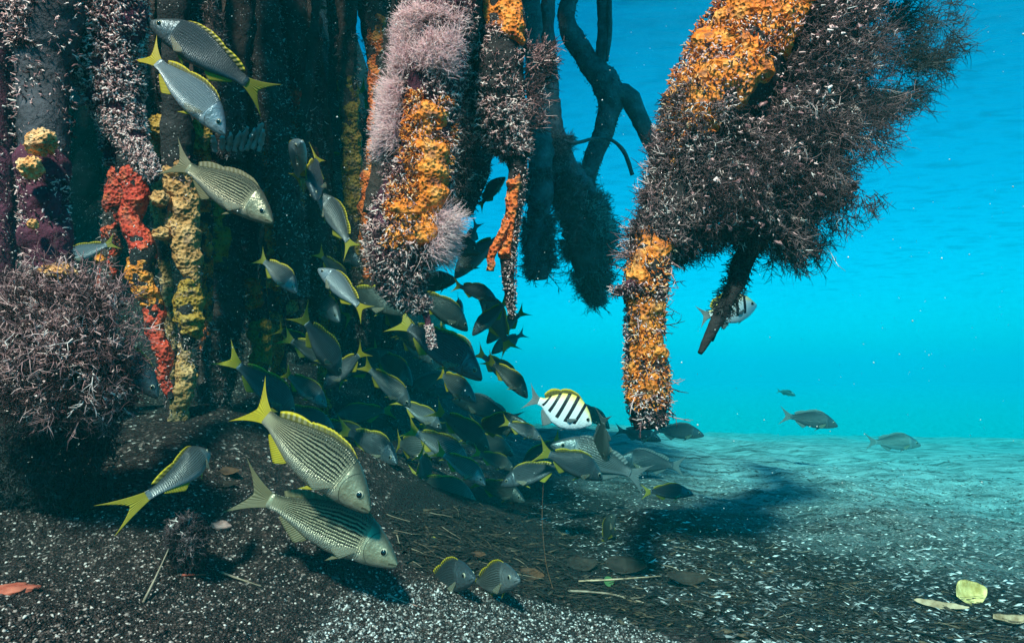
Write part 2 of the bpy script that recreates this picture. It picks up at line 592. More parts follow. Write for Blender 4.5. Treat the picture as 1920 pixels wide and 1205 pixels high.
# shade wanted on the ground, and the canopy that throws it
SHADE = np.array([(-9, 3.3), (-0.9, 3.3), (-0.3, 3.2), (-0.08, 2.5), (0.0, 2.4), (0.45, 2.55), (0.8, 2.9), (0.95, 3.6), (0.95, 4.9), (0.3, 5.3), (-0.6, 5.8), (-9, 6.5)])
CZ = 2.4
POLY = SHADE + shift * CZ
u, v = sample_poly(POLY, 26000, rg)
keep = edge_dist(POLY, u, v) > 0.35 * rg.random(len(u)) ** 2
u, v = u[keep], v[keep]
C = np.stack([u, v, CZ + rg.random(len(u)) * 0.35], 1)
D = norm(rg.normal(size=(len(u), 3)) * [1, 1, 0.4]); Nn = norm(np.cross(D, norm(rg.normal(size=(len(u), 3)) * [1, 1, 0.3])))
lv, lF = leaf_soup(C, D, Nn, rg.uniform(0.10, 0.18, len(u)), rg.uniform(0.03, 0.05, len(u)))
can = empty('shade_canopy', (-1.5, 4, CZ), 'added unseen leaf canopy above the water to shade the root tangle', 'shade_blocker')
obj('foliage', lv, lF, M['leaf'], can, {'rnd': np.repeat(rg.random(len(u)), 5)}, False)
br = []
for k in range(8):
    a = np.array([-3.4 + k * 0.35, 2.5 + 3 * rg.random(), CZ + 0.15]); b = a + [rg.normal() * 0.8, -2.2, 0.15]
    P, _ = resample([[*a, 0.05], [*((a + b) / 2 + rg.normal(size=3) * 0.1), 0.035], [*b, 0.02]], 12)
    V, Fs = tube(P[:, :3], P[:, 3], 8); br.append((V, Fs, np.zeros(len(V))))
V, Fs, A = merge(br)
obj('branches', V, Fs, M['bark_plain'], can)


# ------------------------------------------------------------------ mangrove roots
class Root:
    def __init__(self, label, path, bark='bark_dark', group='mangrove roots hanging into the water', seed=0, top=True, rough=0.22, ring=28, flat=1.0, cat='mangrove root'):
        rows = [(*at(u, v, d), r * d / FPX) for (u, v, d, r) in path]
        if top:
            q = np.array(rows[0]); w = np.array(rows[1])
            dirn = norm((q - w)[:3]); dirn[2] = max(dirn[2], 0.75)
            up = q.copy(); k = max(0.05, (SURF + 0.35 - q[2]) / dirn[2]); up[:3] = q[:3] + dirn * k * 0.5; up[1] = min(up[1], q[1] + 0.3)
            up2 = up.copy(); up2[2] = SURF + 0.4
            rows = [tuple(up2), tuple(up)] + rows
        self.skip = 2 if top else 0
        rows = np.array(rows)
        L0 = np.linalg.norm(np.diff(rows[:, :3], axis=0), axis=1).sum()
        self.n = int(max(30, L0 / 0.006))
        P, self.L = resample(rows, self.n)
        self.C, self.R = P[:, :3], np.maximum(P[:, 3], 0.002)
        self.T, self.N, self.B = frames(self.C)
        s = np.linspace(0, 1, self.n)
        # v coordinate of every ring, for placing growth by where it is in the photograph
        rel = self.C - CAM
        dep = rel @ FWD
        self.pv = 602.5 - (rel @ UPV) / dep * FPX
        self.pu = 960 + (rel @ RGT) / dep * FPX
        self.rng = rng_of(seed + 100)
        self.seed = seed
        self.root = empty('mangrove_root', tuple(self.C[-1]), label, cat, group)
        rr = np.median(self.R)
        Rl = np.repeat(self.R, ring)
        def disp(V):
            return Rl * rough * (fbm(V / (rr * 2.2), 4, seed) * 1.6 + 0.5 * fbm(V / (rr * 0.5), 3, seed + 7))
        V, F = tube(self.C, self.R, ring, disp)
        obj('bark', V, F, M[bark], self.root)

    def ring_at(self, v0, v1):
        m = np.where((self.pv >= v0) & (self.pv <= v1))[0]
        return m if len(m) else np.array([self.n - 1])

    def shell(self, name, mat, v0, v1, th0=0.0, thw=1.6, amp=0.35, cover=0.1, fs=1.0, ring=72, seed=1, label=None):
        """lumpy crust growing over part of the root; sinks under the bark where it thins out"""
        idx = self.ring_at(v0, v1)
        if len(idx) < 4: return
        n = max(20, int(len(idx) * 2.2))
        q = np.linspace(idx[0], idx[-1], n)
        C = np.stack([np.interp(q, np.arange(self.n), self.C[:, k]) for k in range(3)], 1)
        R = np.interp(q, np.arange(self.n), self.R)
        T, N, B = frames(C)
        th = np.linspace(-math.pi, math.pi, ring, endpoint=False)
        D = N[:, None, :] * np.cos(th)[None, :, None] + B[:, None, :] * np.sin(th)[None, :, None]
        V0 = (C[:, None, :] + D * R[:, None, None])
        rr = R.mean()
        P = V0.reshape(-1, 3)
        lum = fbm(P / (rr * 0.95 / fs), 2, self.seed + seed * 13)
        fine = fbm(P / (rr * 0.22 / fs), 3, self.seed + seed * 17)
        dth = np.abs((th - th0 + math.pi) % (2 * math.pi) - math.pi)
        side = sstep(thw, thw * 0.6, dth)
        ends = np.minimum(sstep(0, 0.10, np.linspace(0, 1, n)), sstep(1, 0.90, np.linspace(0, 1, n)))
        h = (lum * 1.5 + cover).reshape(n, ring) + 0.22 * fine.reshape(n, ring)
        h = h - 1.2 * (1 - side)[None, :] - 1.2 * (1 - ends)[:, None]
        R2 = R[:, None] * (1.0 + amp * np.clip(h, -0.6, 1.2)) + 0.001
        V = (C[:, None, :] + D * R2[:, :, None]).reshape(-1, 3)
        i = np.arange(n - 1)[:, None] * ring; j = np.arange(ring)[None, :]; j2 = (j + 1) % ring
        F = np.stack([i + j, i + j2, i + ring + j2, i + ring + j], -1).reshape(-1, 4)
        ok = (h.ravel()[F] > -0.55).any(1)
        if ok.sum() < 8: return
        F = F[ok]
        used = np.unique(F); mp = -np.ones(len(V), int); mp[used] = np.arange(len(used))
        o = obj(name, V[used], mp[F], M[mat], self.root)
        if label: o['label'] = label
        return o

    def pick(self, n, v0, v1, th0=0.0, thw=2.6, patch=None, ps=0.02):
        idx = self.ring_at(v0, v1)
        rg = self.rng
        k = idx[0] + rg.random(n * 2) * max(1, idx[-1] - idx[0])
        ki = np.clip(k.astype(int), 0, self.n - 1)
        th = th0 + rg.uniform(-thw, thw, len(k))
        D = self.N[ki] * np.cos(th)[:, None] + self.B[ki] * np.sin(th)[:, None]
        P = self.C[ki] + D * (self.R[ki])[:, None] * rg.uniform(0.9, 1.15, len(k))[:, None] + self.T[ki] * rg.uniform(-.5, .5, len(k))[:, None] * self.L / self.n
        if patch is not None:
            m = vnoise(P / ps, self.seed + 55) > patch
            P, D, ki = P[m], D[m], ki[m]
        return P[:n], D[:n], self.T[ki][:n]

    def tufts(self, name, mat, n, v0, v1, length, rad=0.0012, th0=0.0, thw=2.6, curl=0.6, fork=1, droop=0.3, patch=-0.3, ps=0.02, seg=3, spread=0.5, bias=None, rpow=1.0):
        if mat == 'pinkwhite': n = int(n * 1.35)
        P, D, T = self.pick(n, v0, v1, th0, thw, patch, ps)
        if not len(P): return
        rg = self.rng
        dirs = D + T * droop + rg.normal(size=P.shape) * spread
        if bias is not None: dirs = dirs + np.array(bias)
        if mat == 'pinkwhite':
            length, rad, curl, n = length * 0.58, rad * 1.12, curl + 0.7, n
        ln = length * rg.uniform(0.5, 1.3, len(P))
        V, F, A = strands(P, dirs, ln, np.full(len(P), rad) * rg.uniform(0.7, 1.3, len(P)), rg, seg, curl, 3, fork, rg.random(len(P)) ** rpow)
        return tag(obj(name, V, F, M[mat], self.root, {'rnd': A}), kind='stuff')


def cloud(root, name, mat, poly, n, d0, thick, length, rad, axis, seed, fork=2, curl=0.5, spread=0.6, seg=3, depth_fn=None, rpow=1.0, edge=45.0, lo=-0.7):
    """bushy algae filling an outline, as thick as it is wide"""
    rg = rng_of(seed)
    u, v = sample_poly(poly, n, rg)
    e = edge_dist(poly, u, v)
    keep = vnoise(np.stack([u / 38, v / 38, u * 0], 1), seed) + e / edge > rg.uniform(lo, lo + 1.2, n)
    u, v, e = u[keep], v[keep], e[keep]
    d = d0 if depth_fn is None else depth_fn(u, v)
    half = thick * np.sqrt(np.clip(e / (e.max() + 1e-6), 0.02, 1))
    rr = rg.uniform(-1, 1, len(u))
    d = d + half * rr
    P = at_n(u, v, d)
    ax = np.asarray(axis(u, v)) if callable(axis) else np.tile(np.asarray(axis, float), (len(u), 1))
    dirs = norm(ax) + rg.normal(size=P.shape) * spread + (-FWD)[None, :] * (-rr[:, None]) * 0.5
    ln = length * rg.uniform(0.5, 1.4, len(u))
    V, F, A = strands(P, dirs, ln, rad * rg.uniform(0.7, 1.3, len(u)), rg, seg, curl, 3, fork, np.clip(0.62 * rg.random(len(u)) + 0.38 * (0.5 + 0.9 * vnoise(P / 0.022, seed + 3)), 0, 1) ** rpow)
    return tag(obj(name, V, F, M[mat], root, {'rnd': A}), kind='stuff')


def ball(root, name, mat, u, v, d, rpx, seed, sq=(1, 1, 1)):
    """one lumpy rounded sponge"""
    n, m = 40, 28
    th = np.linspace(0, 2 * math.pi, n, endpoint=False); ph = np.linspace(0.02, math.pi - 0.02, m)
    D = np.stack([np.sin(ph)[:, None] * np.cos(th), np.sin(ph)[:, None] * np.sin(th), np.cos(ph)[:, None] + 0 * th], -1).reshape(-1, 3)
    r = rpx * d / FPX
    h = 1 + 0.5 * fbm(D * 1.6 + seed, 3, seed) + 0.25 * fbm(D * 5 + seed, 3, seed + 2)
    V = at(u, v, d) + D * r * h[:, None] * np.array(sq)
    i = np.arange(m - 1)[:, None] * n; j = np.arange(n)[None, :]; j2 = (j + 1) % n
    F = np.stack([i + j, i + j2, i + n + j2, i + n + j], -1).reshape(-1, 4)
    return obj(name, V, F, M[mat], root)


RIGHT = (1, 0, 0)
# --- far left edge
r = Root('dark reddish mangrove root at the left picture edge behind the grey root', [(-25, -20, 1.25, 38), (-10, 250, 1.25, 34), (-5, 560, 1.25, 30)], 'bark_purple', seed=1)
r.tufts('polyps', 'pinkwhite', 700, 0, 560, 0.010, 0.0014, curl=0.8)
# --- grey smooth root, purple below
r = Root('smooth grey root at upper left turning purple below two cream sponges', [(95, -30, 1.02, 62), (85, 120, 1.02, 46), (80, 240, 1.0, 42), (80, 340, 0.98, 36), (85, 440, 0.97, 34), (95, 540, 0.97, 34)], 'bark_grey', seed=2)
r.shell('crust', 'bark_purple', 280, 545, 0, 3.0, 0.25, 0.5, seed=2)
r.tufts('polyps', 'pinkwhite', 900, 285, 540, 0.014, 0.0013, curl=0.8, fork=1)
r.tufts('polyps', 'pinkwhite', 420, 0, 280, 0.014, 0.0013, thw=3.1, th0=3.14, curl=0.8, fork=1)
r.tufts('polyps', 'pinkwhite', 260, -10, 110, 0.016, 0.0013, th0=-1.0, thw=.6, curl=0.8, fork=1)
ball(r.root, 'sponge_ball', 'sp_cream', 76, 266, 0.93, 24, 3)
ball(r.root, 'sponge_ball', 'sp_cream', 57, 314, 0.92, 20, 5)
ball(r.root, 'sponge_ball', 'sp_cream', 62, 420, 0.92, 9, 7)
# --- tufted pale root
r = Root('root thickly covered in pale pink polyps ending in a narrow slanting tip', [(185, -30, 1.10, 72), (195, 90, 1.10, 60), (215, 180, 1.10, 46), (245, 260, 1.10, 26), (275, 310, 1.10, 15), (292, 338, 1.10, 7)], 'bark_purple', seed=4)
r.tufts('polyps', 'pinkwhite', 8500, -20, 340, 0.011, 0.0014, thw=2.4, curl=0.7, fork=1, rpow=0.55, droop=0.5)
r2 = Root('short stub tip of the pale polyp root with red sponge beneath', [(195, 170, 1.13, 30), (203, 240, 1.13, 16), (206, 310, 1.13, 8)], 'bark_purple', seed=5, top=False)
r2.tufts('polyps', 'pinkwhite', 620, 170, 312, 0.010, 0.0014, thw=2.4, curl=0.7, fork=1, rpow=0.75)
# --- red sponge root
r = Root('hanging root wrapped in bright red sponge with an orange patch', [(215, 150, 1.50, 26), (240, 310, 1.50, 20), (256, 365, 1.50, 19), (244, 415, 1.50, 17), (268, 465, 1.49, 20), (264, 520, 1.49, 20), (288, 570, 1.50, 17), (290, 620, 1.50, 14), (308, 665, 1.50, 14), (306, 705, 1.50, 10), (322, 748, 1.50, 6)], 'bark_dark', seed=6)
r.shell('sponge_crust', 'sp_red', 305, 500, 0.1, 2.6, 0.26, 0.42, 1.0, seed=3)
r.shell('sponge_crust', 'sp_orange', 478, 580, -0.2, 1.8, 0.28, 0.5, 1.2, seed=4, label='orange sponge patch')
r.shell('sponge_crust', 'sp_red', 560, 750, 0.2, 2.6, 0.30, 0.42, 1.0, seed=5)
r.tufts('polyps', 'pinkwhite', 520, 305, 740, 0.008, 0.0013, curl=0.8, fork=1)
# --- tan sponge root
r = Root('hanging root coated in lumpy tan yellow sponge reaching to the floor', [(330, 180, 1.52, 26), (334, 320, 1.52, 26), (346, 375, 1.52, 21), (342, 425, 1.52, 25), (354, 480, 1.52, 21), (360, 520, 1.52, 14), (352, 565, 1.52, 19), (356, 620, 1.52, 17), (346, 655, 1.52, 10), (348, 720, 1.52, 15), (334, 770, 1.52, 13), (342, 830, 1.54, 16)], 'bark_dark', seed=8)
r.shell('sponge_crust', 'sp_tan', 300, 535, -0.1, 2.6, 0.32, 0.42, 1.0, seed=6)
r.shell('sponge_crust', 'sp_ochre', 520, 640, 0, 2.6, 0.5, 0.5, 0.9, seed=7)
r.shell('sponge_crust', 'sp_tan', 640, 830, 0, 2.6, 0.5, 0.35, 0.9, seed=8)
r.tufts('polyps', 'pinkwhite', 620, 300, 830, 0.009, 0.0013, curl=0.8, fork=1, rpow=0.8)
ball(r.root, 'sponge_lobe', 'sp_tan', 303, 438, 1.49, 14, 11, (1.3, 1, .8))
ball(r.root, 'sponge_lobe', 'sp_tan', 300, 372, 1.48, 14, 12, (1.1, 1, 1))
# --- roots right of it
r = Root('slim root with patchy ochre sponge behind the big striped fish', [(360, 120, 1.72, 20), (392, 300, 1.72, 18), (408, 400, 1.70, 18), (412, 505, 1.70, 14)], 'bark_mid', seed=10)
r.shell('sponge_crust', 'sp_ochre', 330, 505, 0, 2.0, 0.5, 0.35, 1, seed=9)
ball(r.root, 'sponge_lobe', 'sp_ochre', 297, 240, 1.6, 25, 13)
ball(r.root, 'sponge_lobe', 'sp_ochre', 378, 258, 1.6, 26, 14, (1, 1, 1.2))
r = Root('thick dark woolly root between the tan root and the orange tuft', [(430, 330, 1.75, 24), (420, 480, 1.75, 34), (412, 580, 1.75, 42), (410, 680, 1.75, 34), (400, 760, 1.75, 24)], 'bark_mid', seed=11, top=True)
r.tufts('algae', 'brown_st', 2200, 420, 760, 0.012, 0.0013, curl=0.9, fork=2)
r.tufts('polyps', 'pinkwhite', 380, 380, 760, 0.008, 0.0012, curl=0.9, fork=1)
r = Root('root with orange tuft midway and ochre stump near the floor', [(452, 250, 1.85, 22), (458, 420, 1.85, 22), (470, 545, 1.85, 18), (488, 620, 1.85, 17), (490, 690, 1.85, 14)], 'bark_mid', seed=12)
r.shell('sponge_crust', 'sp_redorange', 520, 585, -0.2, 1.8, 0.7, 0.5, 1.2, seed=10)
r.shell('sponge_crust', 'sp_ochre', 596, 690, 0, 2.6, 0.4, 0.6, 1, seed=11)
r.tufts('polyps', 'pinkwhite', 260, 350, 690, 0.010, 0.0013, curl=0.9, fork=1)
r = Root('dark speckled root behind the tail of the topmost fish', [(480, -30, 1.80, 36), (505, 150, 1.80, 32), (530, 320, 1.78, 28), (548, 460, 1.76, 26), (560, 560, 1.76, 16)], 'bark_mid', seed=13)
r.tufts('polyps', 'fleck_st', 1600, -20, 560, 0.007, 0.0014, curl=0.7, fork=1)
r.tufts('algae', 'brown_st', 900, 100, 560, 0.012, 0.0012, curl=0.9)
r = Root('dark speckled root slanting beside the navy gap', [(530, -30, 1.95, 34), (560, 150, 1.95, 34), (580, 320, 1.92, 32), (592, 470, 1.9, 30), (600, 590, 1.9, 14)], 'bark_mid', seed=14)
r.tufts('polyps', 'fleck_st', 1600, -20, 590, 0.007, 0.0014, curl=0.7, fork=1)
r.tufts('algae', 'brown_st', 900, 100, 590, 0.012, 0.0012, curl=0.9)
r.shell('sponge_crust', 'sp_red', 170, 330, -0.8, 0.9, 0.25, 0.1, 1, seed=12)
r = Root('pale flecked root just left of the pink fluffed root', [(762, -30, 1.75, 26), (742, 120, 1.75, 24), (722, 240, 1.75, 20), (705, 400, 1.75, 22)], 'bark_mid', seed=15)
r.tufts('polyps', 'fleck_st', 700, -20, 330, 0.009, 0.0014, curl=0.7, fork=1)
# --- top left horizontal speckles above first fish
r = Root('dark root with white flecks at the top edge above the topmost fish', [(352, -40, 1.62, 36), (385, 60, 1.62, 30), (415, 170, 1.62, 30), (425, 300, 1.65, 26)], 'bark_mid', seed=16)
r.tufts('polyps', 'pinkwhite', 900, -20, 300, 0.009, 0.0015, curl=0.7, fork=1)
r.tufts('algae', 'brown_st', 1500, -20, 300, 0.014, 0.0013, curl=0.9, fork=1)
# finger sponge
for k, (u, v, du, dv) in enumerate([(404, 285, -4, -30), (416, 282, 2, -26), (428, 284, 5, -34), (440, 284, 10, -38), (450, 282, 14, -44), (462, 282, 16, -40), (474, 280, 18, -50), (486, 284, 8, -40)]):
    P, _ = resample([[*at(u, v, 1.55), 0.0045], [*at(u + du * .5, v + dv * .5, 1.54), 0.0065], [*at(u + du, v + dv, 1.52), 0.0035]], 14)
    V, Fs = tube(P[:, :3], P[:, 3], 12, lambda q: 0.006 * fbm(q * 150, 3, 3))
    obj('finger_sponge', V, Fs, M['fleck_st'], r.root, {'rnd': np.full(len(V), 0.55)})

# --- slim roots of the tangle
for lab, pth, cr, sd in (
    ('slim rust crusted root left of the dark woolly root', [(372, 60, 1.62, 11), (382, 330, 1.62, 12), (388, 560, 1.62, 10), (380, 720, 1.62, 7)], 'sp_redorange', 60),
    ('thin ochre flecked root crossing behind the finger sponges', [(440, -30, 1.9, 15), (450, 240, 1.9, 14), (436, 420, 1.9, 10)], 'sp_ochre', 61),
    ('thin speckled root right of the orange tuft root', [(520, 100, 2.0, 14), (512, 400, 2.0, 14), (520, 640, 2.0, 12), (528, 780, 2.0, 8)], 'sp_redorange', 62),
    ('slim pale flecked root beside the edge-on fish', [(575, 200, 1.82, 10), (556, 420, 1.82, 11), (548, 660, 1.82, 9)], 'sp_tan', 63),
    ('brown root hanging in the navy gap below the pale flecked one', [(650, 60, 2.0, 18), (660, 320, 2.0, 17), (672, 520, 2.0, 14), (680, 650, 2.0, 8)], 'sp_ochre', 64),
    ('rusty root half hidden at the left of the pink fluff', [(700, -30, 1.95, 20), (712, 200, 1.95, 18), (690, 420, 1.95, 16), (700, 600, 1.95, 9)], 'sp_redorange', 65),
    ('dark root leaning left behind the red sponge root', [(270, 60, 1.75, 20), (225, 320, 1.75, 18), (200, 520, 1.75, 14), (190, 700, 1.75, 12)], 'sp_red', 66),
    ('thin grey root between the red and tan sponge roots', [(285, 120, 1.65, 12), (300, 420, 1.65, 11), (322, 640, 1.65, 9), (318, 780, 1.65, 7)], 'sp_tan', 67),
    ('knotted dark root left of the dark middle fish', [(610, 300, 1.98, 15), (628, 520, 1.98, 14), (610, 700, 1.98, 12), (622, 840, 1.98, 9)], 'sp_ochre', 68),
):
    r = Root(lab, pth, 'bark_mid', seed=sd, rough=0.4)
    v0, v1 = pth[0][1], pth[-1][1]
    r.shell('sponge_crust', cr, v0 + 60, v1 - 40, 0, 2.2, 0.5, 0.12, 0.6, seed=sd)
    r.tufts('polyps', 'pinkwhite', 420, v0, v1, 0.010, 0.0013, curl=0.8, fork=1, patch=0.0)
    r.tufts('algae', 'brown_st', 700, v0, v1, 0.014, 0.0012, curl=1.0, fork=1)

# --- central colourful root
r = Root('big central root with pink fluff, orange sponge crust and pale tufts', [(835, -40, 1.32, 62), (815, 90, 1.30, 56), (800, 200, 1.30, 54), (792, 300, 1.30, 58), (768, 400, 1.30, 62), (752, 480, 1.30, 56), (760, 545, 1.30, 34), (795, 580, 1.30, 9), (812, 655, 1.30, 6)], 'bark_purple', seed=20)
r.shell('sponge_crust', 'sp_orange', 190, 480, 0.2, 1.0, 0.35, 0.25, 1.5, seed=13, ring=110)
r.tufts('orange_polyps', 'orange_st', 2600, 190, 480, 0.010, 0.0016, th0=0.2, thw=0.95, curl=0.9, fork=1, patch=-0.15, ps=0.03)
r.tufts('polyps', 'pinkwhite', 5200, 10, 580, 0.017, 0.0014, thw=2.5, curl=0.8, fork=2, patch=-0.25, ps=0.035, rpow=0.85)
r.tufts('polyps', 'pinkwhite', 1500, 420, 580, 0.026, 0.0013, thw=2.7, curl=0.9, fork=2, droop=0.6, rpow=0.85)
r.tufts('polyps', 'pinkwhite', 420, 560, 660, 0.008, 0.0014, curl=0.6, fork=1, rpow=0.6)
r.tufts('hydroid_fluff', 'fluff_st', 3000, 60, 160, 0.030, 0.0006, th0=-0.4, thw=1.0, curl=0.9, fork=2, droop=-0.4, spread=0.6, patch=-0.1, ps=0.03)
r.tufts('hydroid_fluff', 'fluff_st', 2200, 170, 300, 0.040, 0.0006, th0=-1.4, thw=0.5, curl=0.4, fork=1, droop=0.2, spread=0.4)
r.tufts('hydroid_fluff', 'fluff_st', 2200, 390, 480, 0.045, 0.0006, th0=1.25, thw=0.5, curl=0.4, fork=1, droop=0.1, spread=0.4)
# --- its right neighbour
r = Root('orange topped root with bristly pale tufts and a vermilion lower strip', [(940, -40, 1.42, 36), (945, 60, 1.42, 36), (930, 140, 1.42, 46), (935, 220, 1.42, 48), (968, 290, 1.42, 24), (968, 360, 1.42, 15), (955, 450, 1.42, 15), (953, 520, 1.42, 13), (960, 600, 1.42, 6)], 'bark_dark', seed=22)
r.shell('sponge_crust', 'sp_orange', -30, 95, 0, 1.4, 0.4, 0.5, 1.2, seed=14)
r.shell('sponge_crust', 'sp_redorange', 320, 500, -0.6, 1.2, 0.5, 0.5, 1, seed=15)
r.tufts('polyps', 'pinkwhite', 3600, 60, 300, 0.022, 0.0014, thw=2.6, curl=0.8, fork=2, rpow=0.9)
r.tufts('polyps', 'pinkwhite', 800, 300, 605, 0.008, 0.0013, th0=0.4, thw=1.6, curl=0.8, fork=1)
P = [(952, 418), (935, 450), (922, 480), (920, 508)]
Pp, _ = resample([[*at(u, v, 1.40), 0.0085] for u, v in P], 20)
V, Fs = tube(Pp[:, :3], Pp[:, 3], 14, lambda q: 0.004 * fbm(q * 90, 3, 4))
obj('side_shoot', V, Fs, M['sp_redorange'], r.root)
cloud(r.root, 'bristle_tuft', 'lilac_st', [(985, 90), (1038, 78), (1030, 190), (1005, 260), (975, 240)], 700, 1.42, 0.04, 0.028, 0.0012, (1, 0, .3), 31)
r = Root('dark woolly root between the pink root and the vermilion strip', [(880, 120, 1.75, 22), (868, 250, 1.75, 36), (866, 330, 1.75, 36), (855, 400, 1.75, 20)], 'bark_dark', seed=23)
r.tufts('algae', 'brown_st', 1800, 150, 400, 0.022, 0.0013, curl=0.9, fork=2)
r = Root('slim dark root behind the vermilion strip', [(925, 180, 1.95, 16), (912, 300, 1.95, 12), (880, 400, 1.95, 8)], 'bark_plain', seed=24)
r.tufts('algae', 'dark_st', 300, 200, 400, 0.014, 0.0012, curl=0.9)

# --- blue roots in open water
g = 'blue shaded roots in the open water'
r = Root('straight blue shadowed root with a bushy club end', [(990, -40, 2.5, 17), (1002, 120, 2.5, 18), (1012, 260, 2.5, 22), (1012, 350, 2.5, 24), (1008, 430, 2.5, 22), (1010, 500, 2.5, 24), (1012, 525, 2.5, 12)], 'bark_blue', g, 30)
r.tufts('algae', 'hazed_st', 2200, 320, 540, 0.026, 0.0015, curl=0.9, fork=3, thw=3.1, patch=-0.1, ps=0.06)
r.tufts('algae_plumes', 'hazed_st', 90, 400, 540, 0.06, 0.0016, curl=0.7, fork=6, seg=4, thw=3.1)
r = Root('thicker blue root merging with the forked one into a shaggy mass', [(1028, -40, 2.6, 13), (1027, 100, 2.6, 15), (1035, 220, 2.6, 20), (1055, 310, 2.6, 26), (1085, 380, 2.6, 38), (1105, 450, 2.6, 44), (1112, 520, 2.6, 26), (1122, 575, 2.6, 5)], 'bark_blue', g, 31)
r.tufts('algae', 'hazed_st', 4200, 260, 570, 0.034, 0.0015, curl=0.9, fork=3, thw=3.1, patch=-0.1, ps=0.06)
r.tufts('algae_plumes', 'hazed_st', 160, 380, 575, 0.075, 0.0016, curl=0.7, fork=6, seg=4, thw=3.1)
r.tufts('white_anemone', 'white_st', 240, 380, 450, 0.025, 0.0022, th0=0.7, thw=0.5, curl=0.4, fork=0)
r = Root('crooked blue root forking like a letter Y in open water', [(1085, -40, 2.7, 15), (1062, 35, 2.7, 16), (1095, 105, 2.7, 20), (1140, 165, 2.7, 26), (1140, 220, 2.7, 20), (1115, 290, 2.7, 17), (1095, 350, 2.7, 17), (1085, 400, 2.7, 17)], 'bark_blue', g, 32)
r.tufts('algae', 'hazed_st', 500, 0, 400, 0.010, 0.0018, curl=0.6, fork=1)
for nm, pth in (('side_branch', [(1130, -40, 2.7, 13), (1132, 60, 2.7, 12), (1122, 150, 2.7, 11), (1128, 185, 2.7, 6)]),
                ('side_branch', [(1142, 180, 2.7, 22), (1175, 180, 2.7, 20), (1198, 220, 2.7, 17), (1222, 270, 2.7, 15), (1242, 320, 2.7, 11)]),
                ('twig', [(1142, 0, 2.68, 5), (1143, 60, 2.66, 5), (1138, 115, 2.66, 3)]),
                ('twig', [(1055, 262, 2.55, 3), (1080, 268, 2.55, 3.5), (1115, 260, 2.6, 3), (1145, 262, 2.6, 3), (1170, 285, 2.6, 4), (1186, 328, 2.6, 4)])):
    rows, _ = resample([(*at(u, v, d), q * d / FPX) for u, v, d, q in pth], 40)
    V, Fs = tube(rows[:, :3], rows[:, 3], 14, lambda q: 0.006 * fbm(q * 40, 3, 4) * (1 if nm == 'side_branch' else 0.3))
    obj(nm, V, Fs, M['bark_blue'], r.root)

# --- big shaggy root on the right
r = Root('huge shaggy root on the right with orange flank and dark plumes', [(1500, -60, 1.25, 105), (1430, 60, 1.24, 95), (1350, 170, 1.22, 85), (1300, 270, 1.20, 58), (1265, 370, 1.18, 44), (1232, 450, 1.15, 36), (1212, 520, 1.12, 36), (1208, 600, 1.12, 33), (1212, 690, 1.12, 35), (1215, 760, 1.12, 36), (1218, 800, 1.12, 28)], 'bark_dark', seed=40, ring=40)
r.shell('sponge_crust', 'sp_orange', -60, 290, -0.35, 1.25, 0.2, 0.35, 2.0, seed=16, ring=120)
r.shell('sponge_crust', 'sp_orange', 290, 430, -0.9, 0.7, 0.2, 0.0, 1.6, seed=19, ring=90)
r.shell('sponge_crust', 'sp_orange', 440, 545, -0.2, 1.5, 0.25, 0.45, 1.2, seed=17, ring=90)
r.shell('sponge_crust', 'sp_orange', 545, 770, 0.2, 1.7, 0.3, 0.15, 1.2, seed=18, ring=90)
r.tufts('polyps', 'pinkwhite', 2600, -50, 300, 0.011, 0.0015, th0=-0.6, thw=1.1, curl=0.8, fork=1, rpow=0.9)
r.tufts('orange_polyps', 'orange_st', 1500, -50, 300, 0.012, 0.0018, th0=-0.6, thw=1.0, curl=0.8, fork=1, patch=0.0, ps=0.04)
r.tufts('polyps', 'pinkwhite', 2800, 400, 805, 0.009, 0.0014, thw=2.5, curl=0.8, fork=1, rpow=0.9)
r.tufts('orange_polyps', 'orange_st', 1300, 440, 770, 0.008, 0.0015, thw=1.8, curl=0.8, fork=1, patch=-0.1, ps=0.03)
r.tufts('algae', 'brown_st', 5200, 215, 470, 0.020, 0.0012, thw=3.0, curl=1.0, fork=2)
r.tufts('algae', 'lilac_st', 90, 480, 790, 0.030, 0.0011, thw=2.2, th0=1.57, curl=0.7, fork=2)
r.tufts('algae', 'lilac_st', 300, 280, 520, 0.035, 0.0010, thw=.8, th0=-1.4, curl=0.7, fork=2, droop=0)
rows, _ = resample([(*at(u, v, 1.10), q * 1.1 / FPX) for u, v, q in [(1205, 530, 16), (1180, 540, 14), (1156, 546, 9)]], 16)
V, Fs = tube(rows[:, :3], rows[:, 3], 16, lambda q: 0.004 * fbm(q * 90, 3, 4))
obj('stub', V, Fs, M['bark_purple'], r.root)
bl = [(at(1205 - k * 5, 535 + k, 1.09)) for k in range(11)]
bs = np.repeat(np.array(bl), 26, 0); rg = rng_of(77)
V, F, A = strands(bs + rg.normal(size=bs.shape) * 0.006, rg.normal(size=bs.shape), np.full(len(bs), 0.008), np.full(len(bs), 0.0014), rg, 2, 0.6, 3, 0)
obj('polyps', V, F, M['pinkwhite'], r.root, {'rnd': A})
MASS = [(1470, -60), (1640, -60), (1640, 60), (1610, 170), (1600, 250), (1565, 290), (1600, 345), (1590, 380), (1520, 405), (1510, 450), (1480, 478), (1400, 455), (1330, 470), (1262, 490), (1222, 470), (1222, 400), (1230, 350), (1250, 280), (1330, 235), (1420, 190), (1450, 90)]
def outward(u, v):
    t_ = np.clip((v - 100) / 300.0, 0, 1)
    return np.stack([1.0 - 0.75 * t_, -0.2 + 0 * u, 0.10 - 0.9 * t_], 1)
cloud(r.root, 'algae_mass', 'brown_st', MASS, 17000, 1.24, 0.15, 0.026, 0.00095, outward, 41, fork=6, seg=4, curl=1.1, spread=0.55, rpow=1.0, edge=75.0, lo=-0.6)
